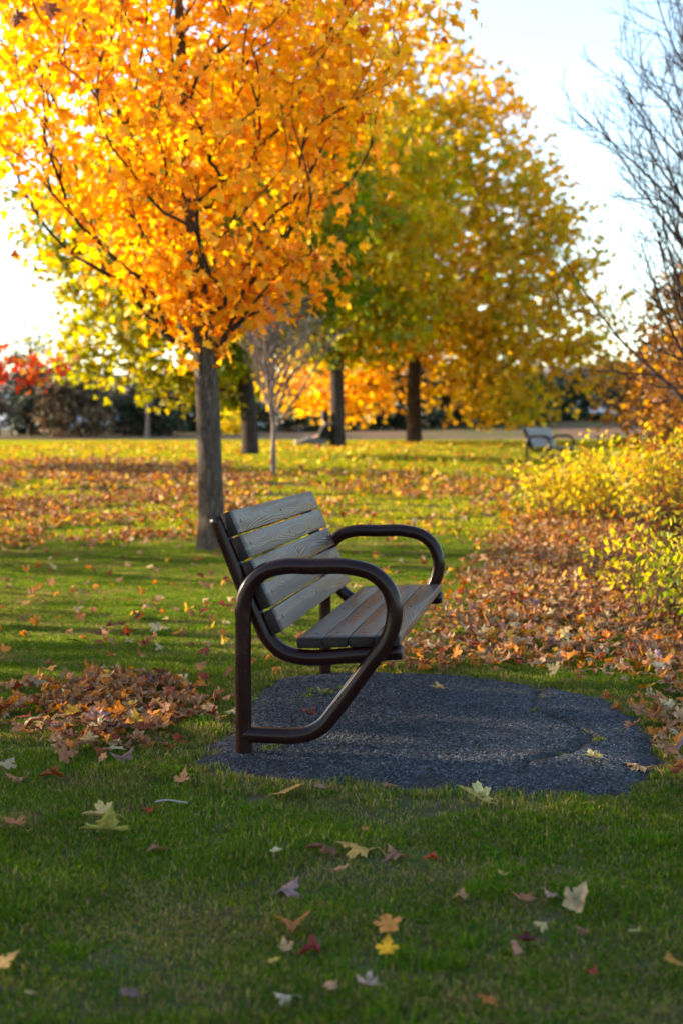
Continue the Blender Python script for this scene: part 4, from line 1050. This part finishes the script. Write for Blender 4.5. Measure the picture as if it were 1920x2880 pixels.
# leaf meshes shared by the single fallen leaves, with stalks
def single_leaf_meshes(k, curl, rg, name="maple_leaf"):
    out = []
    for i in range(k):
        V = leaf_vertices(T_HI, 1, rg, curl)[0]; F = T_HI[1]
        b = V[1]; st = np.array([b, b + [rg.normal(0, .05), -.28, .05 + rg.normal(0, .05)], b + [rg.normal(0, .14), -.55, .04 + rg.normal(0, .08)]])
        TV, TQ, _ = tube_arrays(st, [.018, .012, .012], 3, False)
        out.append(mesh_faces(name, np.vstack([V, TV]), [F, TQ + len(V)], M['fallen_single']))
    return out
rgl = np.random.default_rng(77)
FLAT = single_leaf_meshes(8, 0.7, rgl); CURL = single_leaf_meshes(12, 1.0, rgl)

def color_word(c):
    ref = {"tan": TAN, "pale tan": LTAN, "orange": ORG, "dark red": RED, "yellow": YEL, "cream": CRM, "mauve brown": MAU, "dark brown": BRN}
    v = np.array(c) / (np.linalg.norm(c) + 1e-9)
    best = min(ref, key=lambda k: np.linalg.norm(np.array(ref[k]) - np.array(c)) + .3 * np.linalg.norm(np.array(ref[k]) / np.linalg.norm(ref[k]) - v))
    return best
pos_, size_, Rm_, col_, reg_, x_, y_ = LIT
where = {"pile": ("in the heap left of bench", "leaves in the heap left of the bench"), "band": ("in the drift right of bench", "leaves in the drift right of the bench"),
         "edge": ("by the right rim of the pad", "leaves beside the right rim of the pad"), "lawn": ("on the grass around the bench", "leaves strewn on the grass around the bench")}
for q in range(len(pos_)):
    me = CURL[q % 12] if q % 3 else FLAT[q % 8]
    o = link("maple_leaf", me); m4 = Matrix.Identity(4)
    for a in range(3):
        for b in range(3): m4[a][b] = float(Rm_[q, a, b] * size_[q])
        m4[a][3] = float(pos_[q, a])
    m4[2][3] += .012
    o.matrix_world = m4; o.color = (*[float(v) for v in np.clip(col_[q], 0, .9)], 1)
    w, g = where[reg_[q]]; sel = reg_ == reg_[q]
    lx, ly = np.quantile(x_[sel], [.2, .4, .6, .8]), np.quantile(y_[sel], [.25, .5, .75])
    spot = ("far left", "left", "middle", "right", "far right")[int(np.searchsorted(lx, x_[q]))] + " " + ("front", "near half", "far half", "back")[int(np.searchsorted(ly, y_[q]))]
    sz = "small" if size_[q] < .050 else ("large" if size_[q] > .066 else "")
    tag(o, ("%s %s maple leaf %s, %s" % (sz, color_word(col_[q]), w, spot)).strip(), "leaf", g)

# single leaves picked out in the foreground: (x, y in measuring view, size, turn, curled, tilt, colour, label)
FG = [
 (243, 1937, .165, 200, 0, 30, PGR, "large pale green maple leaf lying on the foreground grass at left"),
 (230, 1892, .12, 110, 0, 6, (.60, .47, .22), "flat yellowish leaf with long stalk just behind the large pale green leaf"),
 (32, 1911, .090, 60, 1, 10, (.42, .18, .09), "rust brown curled leaf at the left edge beside the grass shade"),
 (38, 1800, .085, 80, 1, 8, LTAN, "small pinkish tan leaf left of the dark red folded leaf"),
 (122, 1796, .105, 100, 1, 12, (.30, .09, .04), "dark red brown folded leaf on the grass below the heap"),
 (150, 1745, .125, 150, 0, 14, (.58, .35, .17), "large tan orange leaf at the lower rim of the heap"),
 (281, 1753, .105, 30, 1, 10, MAU, "mauve grey leaf lying below the right end of the heap"),
 (420, 1810, .075, 330, 1, 35, (.60, .30, .14), "small tan orange leaf standing alone left of the pad tip"),
 (665, 1838, .120, 260, 1, 22, (.58, .34, .14), "curled tan leaf on grass below the front of the pad"),
 (734, 1819, .060, 40, 1, 10, (.36, .22, .19), "small pinkish brown leaf at the front rim of the pad"),
 (341, 1870, .055, 90, 1, 8, (.45, .07, .03), "small red leaf in the grass near the pale stick"),
 (358, 1963, .070, 120, 1, 6, (.34, .18, .12), "thin brown shrivelled leaf right of the large pale green leaf"),
 (634, 1967, .042, 10, 0, 10, (.62, .55, .36), "tiny cream leaf alone on the dark grass at centre"),
 (745, 1972, .115, 80, 1, 18, (.19, .095, .055), "large dark brown rolled leaf beside the yellow tan leaf"),
 (772, 2026, .085, 200, 1, 16, (.50, .33, .21), "tan leaf below the rolled dark brown leaf"),
 (662, 2059, .090, 320, 1, 14, (.38, .25, .30), "crumpled mauve leaf in the foreground centre"),
 (673, 2145, .110, 180, 1, 14, (.50, .22, .08), "orange brown spread leaf with upright stalk in the foreground"),
 (655, 2203, .045, 20, 1, 40, (.60, .42, .25), "small upright cream leaf under the orange brown spread leaf"),
 (716, 2199, .070, 100, 1, 10, (.25, .03, .03), "small dark crimson leaf under the orange brown spread leaf"),
 (630, 2231, .045, 250, 1, 14, (.60, .45, .12), "small dull yellow leaf left of the crimson leaf"),
 (12, 2240, .085, 300, 1, 25, (.62, .40, .16), "tan yellow leaf cut by the left edge near the bottom"),
 (297, 2300, .060, 60, 1, 8, (.24, .15, .17), "blurred purplish leaf near the bottom left"),
 (652, 2308, .058, 90, 1, 15, (.62, .52, .42), "whitish cream leaf near the bottom, left of centre"),
 (758, 2285, .040, 30, 1, 20, (.60, .36, .24), "tiny tan pink leaf near the bottom centre"),
 (895, 1819, .075, 140, 1, 20, (.42, .24, .13), "folded tan leaf at the front rim of the pad"),
 (1090, 1856, .135, 95, 0, 26, (.55, .56, .28), "pale yellow green leaf lying just in front of the pad"),
 (817, 1963, .13, 75, 0, 12, (.62, .40, .13), "yellow tan maple leaf at the centre of the foreground"),
 (908, 1977, .075, 40, 1, 14, (.36, .18, .15), "pinkish brown leaf right of the yellow tan leaf"),
 (991, 1988, .060, 80, 1, 8, (.42, .09, .05), "small rust red leaf right of the pinkish brown leaf"),
 (1153, 2031, .038, 160, 1, 25, (.66, .55, .30), "tiny cream leaf on the grass right of centre"),
 (1055, 2076, .052, 70, 1, 8, (.48, .30, .19), "small tan leaf level with the crumpled mauve leaf"),
 (1199, 2086, .085, 100, 1, 10, (.34, .16, .09), "flat rust brown leaf left of the tall cream leaf"),
 (1262, 2076, .050, 60, 0, 14, (.48, .30, .27), "small pinkish leaf just left of the tall cream leaf"),
 (1326, 2103, .112, 330, 2, 42, (.46, .37, .24), "large cream leaf curled upright in the right foreground"),
 (1240, 2139, .055, 110, 1, 14, (.66, .55, .30), "small creamy yellow leaf below the tall cream leaf"),
 (888, 2148, .080, 10, 1, 35, (.62, .28, .08), "orange leaf standing just behind the bright yellow leaf"),
 (888, 2203, .062, 350, 0, 38, (.90, .50, .02), "bright yellow star shaped leaf in the foreground centre"),
 (1184, 2203, .055, 20, 1, 35, (.46, .26, .19), "round tan pink leaf in the right foreground"),
 (1204, 2183, .075, 80, 1, 8, (.10, .02, .025), "dark maroon leaf just behind the round tan pink leaf"),
 (1337, 2153, .045, 70, 1, 8, (.34, .18, .10), "small brown leaf at the foot of the tall cream leaf"),
 (1458, 2162, .042, 200, 0, 20, (.56, .58, .34), "small pale green leaf near the right edge"),
 (841, 2285, .060, 80, 1, 12, (.56, .44, .44), "pale pinkish leaf at the bottom centre"),
 (1356, 2251, .030, 40, 1, 15, (.35, .05, .04), "tiny red leaf near the bottom right"),
 (1549, 2247, .085, 130, 1, 28, (.58, .38, .18), "tan leaf cut by the right edge near the bottom"),
 (1118, 2320, .055, 60, 1, 10, (.50, .18, .05), "blurred orange brown leaf at the very bottom"),
 (67, 2300, .03, 60, 1, 10, (.50, .40, .2), "tiny straw coloured leaf near the bottom left corner"),
 (620 - 112, 1658, .085, 240, 1, 18, (.58, .33, .13), "tan orange leaf beside the near bench leg on the grass"),
 (391, 1727, .06, 200, 1, 15, (.42, .12, .05), "small rust leaf between the heap and the pad"),
 (838, 1917, .035, 20, 1, 10, (.55, .25, .07), "tiny orange leaf on the trodden strip before the pad"),
]
PADLEAF = [
 (1359, 1767, .085, 110, 0, 10, (.55, .52, .28), "pale yellow leaf on the right part of the asphalt pad"),
 (1462, 1778, .125, 60, 0, 8, (.56, .36, .20), "tan leaf with long stalk on the right rim of the asphalt pad"),
 (1004, 1609, .085, 100, 0, 10, (.58, .40, .18), "tan yellow leaf lying alone in the middle of the asphalt pad"),
 (739, 1613, .07, 160, 1, 30, (.40, .40, .26), "grey green folded leaf on the asphalt beneath the seat"),
 (710, 1668, .08, 60, 1, 12, (.28, .08, .06), "dark reddish leaf on the asphalt behind the diagonal tube"),
 (1415, 1640, .075, 90, 1, 14, (.50, .20, .07), "orange leaf on the far right of the asphalt pad"),
 (1395, 1608, .085, 20, 1, 30, (.50, .13, .04), "red orange leaf standing at the back rim of the asphalt pad"),
]
ROLL = []
for i in range(2):
    V = leaf_vertices(T_HI, 1, rgl, .5)[0]; a = V[:, 0] * 3.2; V2 = V.copy(); V2[:, 0] = np.sin(a) / 3.2; V2[:, 2] += (1 - np.cos(a)) / 3.2
    ROLL.append(mesh_faces("maple_leaf", V2, [T_HI[1]], M['fallen_single']))
for k, (px, py, s, turn, cu, tl, colr, lab) in enumerate(FG + PADLEAF):
    g = on_ground(px, py); onpad = k >= len(FG)
    z = (float(pad_height(np.array(g[0]), np.array(g[1]))) + .01) if onpad else float(terrain(g[0], g[1])) + .020
    me = (FLAT[k % 8], CURL[k % 12], ROLL[0])[cu]
    o = link("maple_leaf", me, None, (g[0], g[1], z + math.sin(R(tl)) * s * .32))
    s *= .8; o.rotation_euler = (R(tl), R((k * 37 % 17) - 8), R(turn)); o.scale = (s, s, s); o.color = (colr[0] * .82, colr[1] * .72, colr[2] * .58, 1)
    tag(o, lab, "leaf", "single leaves in the foreground" if not onpad else "single leaves on the asphalt pad")
# pale stick in the grass
g = on_ground(358 + 36, 1866 + 2)
V, Q, C = tube_arrays(smooth_path([(-.05, 0, 0), (-.015, .004, .006), (.02, -.003, .004), (.052, .002, 0)], 4), .0032, 6)
o = link("stick", mesh_faces("stick", V, [Q, C], simple("pale_dry_wood", (.24, .21, .18), .8, .2, 60), True), None, (g[0], g[1], float(terrain(g[0], g[1])) + .035), (0, .1, .25)); tag(o, "short pale grey stick in the grass near the small red leaf", "stick")

# ------------------------------------------------------------------ seated person
def person():
    bx, by = -0.50, 39.86; bz = float(terrain(bx, by)) + .045
    root = thing("person", "person in black top and pale trousers sitting against the tree trunk", "person", (bx, by, bz)); root.scale = (1.06, 1.06, 1.14)
    def skin(name, joints, edges, mat, par, sub=2):
        me = bpy.data.meshes.new(name); me.from_pydata([j[:3] for j in joints], edges, []); me.update()
        o = link(name, me, par); md = o.modifiers.new("skin", 'SKIN')
        for i, j in enumerate(joints): me.skin_vertices[0].data[i].radius = (j[3], j[4] if len(j) > 4 else j[3])
        me.skin_vertices[0].data[0].use_root = True; md.use_smooth_shade = True
        sb = o.modifiers.new("smooth", 'SUBSURF'); sb.levels = sub; sb.render_levels = sub
        me.materials.append(mat); return o
    # faces -x; hips at the origin, back against the trunk
    body = [(0, 0, .09, .11, .13), (.03, 0, .30, .10, .13), (.05, 0, .48, .10, .15), (.045, 0, .56, .05, .05), (.02, 0, .66, .085, .08), (.01, 0, .77, .085, .08),
            (-.02, -.09, .07, .08), (-.36, -.11, .15, .06), (-.66, -.10, .06, .042), (-.72, -.10, .10, .035),
            (-.02, .09, .07, .08), (-.36, .12, .20, .06), (-.66, .10, .06, .042), (-.72, .10, .10, .035),
            (.04, -.17, .48, .05), (-.06, -.21, .27, .04), (-.24, -.12, .21, .03), (-.31, -.08, .20, .025),
            (.04, .17, .48, .05), (-.06, .21, .27, .04), (-.24, .12, .21, .03), (-.31, .08, .20, .025)]
    ed = [(0, 1), (1, 2), (2, 3), (3, 4), (4, 5), (0, 6), (6, 7), (7, 8), (8, 9), (0, 10), (10, 11), (11, 12), (12, 13), (2, 14), (14, 15), (15, 16), (16, 17), (2, 18), (18, 19), (19, 20), (20, 21)]
    skin("body", body, ed, M['skin'], root)
    k = lambda i, g: (*body[i][:3], *[r + g for r in body[i][3:]])
    skin("jacket", [k(0, .06), k(1, .07), k(2, .05), (.05, 0, .55, .07, .07), k(14, .02), k(15, .02), (-.12, -.18, .25, .05), k(18, .02), k(19, .02), (-.12, .18, .25, .05)],
         [(0, 1), (1, 2), (2, 3), (2, 4), (4, 5), (5, 6), (2, 7), (7, 8), (8, 9)], M['black_cloth'], root)
    skin("trousers", [k(0, .012), k(6, .02), k(7, .02), (-.63, -.10, .065, .055), k(10, .02), k(11, .02), (-.63, .10, .065, .055)], [(0, 1), (1, 2), (2, 3), (0, 4), (4, 5), (5, 6)], M['pale_cloth'], root)
    for s in (-1, 1): skin("shoe", [(-.67, s * .10, .05, .05), (-.72, s * .10, .09, .05), (-.74, s * .10, .17, .035)], [(0, 1), (1, 2)], M['shoe'], root)
    skin("hair", [(.07, 0, .56, .075), (.05, 0, .70, .115, .115), (.02, 0, .81, .105, .105), (-.03, 0, .85, .07, .08)], [(0, 1), (1, 2), (2, 3)], M['hair'], root)
person()

# ------------------------------------------------------------------ background: hedges, dark trees, houses
DK = [(.035, .050, .022), (.05, .06, .03), (.08, .055, .035), (.025, .04, .02)]
def dense_plant(name, label, cat, bx, by, prof, n, lsize, cols, weights, seed, trunk_h=.4, trunk_r=.06, needle=False, group=None, nb=60, mat='tree_leaf'):
    """bush, hedge or conifer: stem, branches and a mass of leaves spread through the volume"""
    rg = np.random.default_rng(seed); bz = float(terrain(bx, by)); root = thing(name, label, cat, (bx, by, bz), 0, group)
    H = prof[-1][0]
    link("trunk", trunk_mesh("trunk", [(0, 0, -.1), (0, 0, .1), (.03, 0, H * .4), (0, 0, H * .9)], [trunk_r * 1.2, trunk_r, trunk_r * .7, .01], M['bark_dark'], 8, .2, seed), root)
    A = crown_points(nb, prof, (0, 0, 0), rg, .3); tb = Tubes()
    for a in A:
        z = max(.1, a[2] - .35 * math.hypot(a[0], a[1]) - .1); b = np.array([0, 0, min(z, H * .88)]); tb.add(np.array([b, (a + b) / 2 + [0, 0, .05], a]), [trunk_r * .35, trunk_r * .22, .006], 4)
    link("branches", tb.mesh("branches", M['bark_dark']), root)
    c = crown_points(max(40, n // 26), prof, (0, 0, 0), rg, .35); p = np.repeat(c, 26, 0)[:n] ; p = p + rg.normal(0, .2, p.shape) * np.array([1.2, 1.2, .6])
    p[:, 2] = np.maximum(p[:, 2], .03)
    Rm = leaf_frames(p, np.array([0, 0, H * .5]), rg); col = pick_colors(len(p), cols, weights, rg)
    fo = link("foliage", leaves_mesh("foliage", T_LOW if not needle else T_OVAL, p, rg.uniform(lsize * .7, lsize * 1.3, len(p)), Rm, col, M[mat], rg, .8), root); tag(fo, kind="stuff")
    return root
def at_depth(px, d): return (px * 1.2245 - 960) / 4000.0 * d
# pine at the far left
dense_plant("pine_tree", "dark pine rising above the thicket at the far left", "tree", at_depth(72, 62), 62, [(.6, 1.3, 1.3, 1.3), (2.0, 1.3, 1.3, 1.3), (3.3, .95, 1.0, 1.0), (4.4, .6, .7, .6), (5.4, .12, .12, .12)], 3000, .17, [(.025, .045, .028), (.04, .06, .035), (.02, .03, .02)], [.4, .3, .3], 501, needle=True, trunk_r=.14, mat='needle')
for i, (px, d, w, h, lab, cols) in enumerate((
    (-60, 58, 1.7, 3.6, "brown twiggy thicket bush cut by the left edge", [(.09, .06, .035), (.05, .05, .03), (.14, .10, .05)]),
    (95, 64, 1.6, 3.0, "dark bush under the pine at the far left", DK),
    (175, 60, 1.7, 3.3, "brownish bush right of the pine", [(.12, .075, .04), (.06, .055, .03), (.18, .11, .05)]),
    (265, 66, 1.9, 3.0, "dark green bush in the middle of the far thicket", DK),
    (350, 62, 1.5, 2.6, "dark bush at the right end of the far thicket", DK),
    (425, 70, 1.7, 1.9, "clipped dark green hedge bush left of the grey trunk", [(.02, .035, .015), (.03, .05, .02)]),
    (505, 72, 1.3, 1.7, "clipped dark green hedge bush right of the grey trunk", [(.02, .035, .015), (.03, .05, .02)]))):
    cw = [1.0 / len(cols)] * len(cols)
    dense_plant("bush", lab, "bush", at_depth(px, d), d, [(.0, w * .7, w * .7, w * .6), (h * .4, w, w, w * .8), (h * .75, w * .8, w * .8, w * .7), (h, w * .3, w * .3, w * .3)], 2200, .20, cols, cw, 510 + i, group="bushes of the far thicket", mat='needle')
dense_plant("yellow_bush", "small bright yellow bush between the two dark trunks in the distance", "bush", at_depth(542, 66), 66, [(0, .45, .45, .45), (.6, .6, .6, .6), (1.3, .42, .42, .42), (1.6, .15, .15, .15)], 1000, .14, [(.72, .52, .03), (.6, .5, .04)], [.6, .4], 530)
for i, (px, d, w, h, lab) in enumerate(((620, 74, 2.2, 2.9, "dark hedge bush behind the bare sapling"), (720, 76, 2.2, 3.2, "dark hedge bush behind the seated person"), (880, 78, 2.4, 3.4, "dark hedge bush left of the broad maple trunk"), (1020, 78, 2.3, 3.0, "dark hedge bush right of the broad maple trunk"),
                                (1130, 80, 2.3, 2.6, "dark hedge bush behind the broad maple, third from its trunk"), (1240, 82, 2.6, 2.5, "dark hedge bush above the distant bench"), (1340, 82, 2.8, 2.9, "dark hedge bush at the right end of the far hedge"), (1480, 84, 2.6, 3.4, "tall dark bush behind the golden tree"),
                                (800, 71, 2.2, 3.4, "dark hedge bush right of the seated person's trunk"), (950, 72, 2.4, 3.8, "dark hedge bush straight behind the broad maple trunk"), (1080, 73, 2.4, 3.6, "dark hedge bush seen under the right half of the broad maple"), (1185, 74, 2.3, 3.0, "dark hedge bush left above the distant bench"))):
    dense_plant("hedge_bush", lab, "bush", at_depth(px, d), d, [(.0, w * .9, w * .9, w * .5), (h * .5, w, w, w * .6), (h * .85, w * .9, w * .9, w * .5), (h, w * .6, w * .6, w * .3)], 2600, .21, [(.022, .038, .018), (.035, .05, .02), (.05, .05, .025)], [.4, .4, .2], 540 + i, group="far hedge bushes", mat='needle')
bare_tree("bare_tree", "thin grey leafless tree before the dark far thicket", at_depth(340, 56), 56.0, [(0, 0, -.1), (0, 0, .1), (.02, 0, 1.), (0, 0, 2.2), (0, 0, 3.6)], .13, 22, 303, 'bark_pale', 3, 1.8, 40, .006, .08, (1.2, 3.4), nsub=6)

def house(label, bx, by, w, dp, h, rz, wall_mat):
    bz = float(terrain(bx, by)); root = thing("house", label, "house", (bx, by, bz), rz, "houses beyond the far hedge")
    def box(name, x0, x1, y0, y1, z0, z1, mat, par):
        V = np.array([(x, y, z) for z in (z0, z1) for y in (y0, y1) for x in (x0, x1)]); F = np.array([(0, 2, 3, 1), (4, 5, 7, 6), (0, 1, 5, 4), (2, 6, 7, 3), (0, 4, 6, 2), (1, 3, 7, 5)])
        return link(name, mesh_faces(name, V, [F], mat), par)
    V = np.array([(-w / 2, -dp / 2, -.3), (w / 2, -dp / 2, -.3), (w / 2, dp / 2, -.3), (-w / 2, dp / 2, -.3), (-w / 2, -dp / 2, h), (w / 2, -dp / 2, h), (w / 2, dp / 2, h), (-w / 2, dp / 2, h), (-w / 2, 0, h + dp * .32), (w / 2, 0, h + dp * .32)])
    link("wall", mesh_np("wall", V, [0, 1, 5, 4, 2, 3, 7, 6, 3, 0, 4, 8, 7, 1, 2, 6, 9, 5], [0, 4, 8, 13], wall_mat), root)
    e = .35; t = .12; zz = dp * .32
    for s in (-1, 1):
        a = np.array([(-w / 2 - e, s * (dp / 2 + e), h - e * .64), (w / 2 + e, s * (dp / 2 + e), h - e * .64), (w / 2 + e, 0, h + zz + .01), (-w / 2 - e, 0, h + zz + .01)])
        VV = np.vstack([a, a + [0, 0, t]]); F = np.array([(0, 1, 2, 3), (7, 6, 5, 4), (0, 4, 5, 1), (1, 5, 6, 2), (2, 6, 7, 3), (3, 7, 4, 0)])
        rf = link("roof_slope", mesh_faces("roof_slope", VV, [F], M['roofing']), root)
    box("chimney", w * .2, w * .2 + .6, -.3, .3, h + zz * .6, h + zz + .8, M['roofing'], rf)
    for fl in range(2 if h > 4 else 1):
        for k in range(3):
            x = -w / 2 + w * (k + .5) / 3; z = 1.0 + fl * 2.7
            wnd = box("window", x - .65, x + .65, -dp / 2 - .06, -dp / 2 - .003, z, z + 1.3, M['window_frame'], root)
            for sx in (-1, 1): box("pane", x + sx * .3 - .26, x + sx * .3 + .26, -dp / 2 - .075, -dp / 2 - .062, z + .1, z + 1.2, M['pane'], wnd)
    return root
house("pale blue grey house glimpsed behind the far thicket at left", at_depth(120, 96), 98, 11, 5, 2.0, R(6), simple("blue_grey_siding", (.42, .48, .58), .7, .06, 3))
house("white house glimpsed between the two left trunks", at_depth(455, 98), 98, 9, 5, 2.3, R(-5), M['siding'])
house("white house glimpsed at right behind the far hedge", at_depth(1310, 104), 106, 10, 5, 2.0, R(-8), M['siding'])
print("triangles", sum(len(me.loops) - 2 * len(me.polygons) for me in bpy.data.meshes))
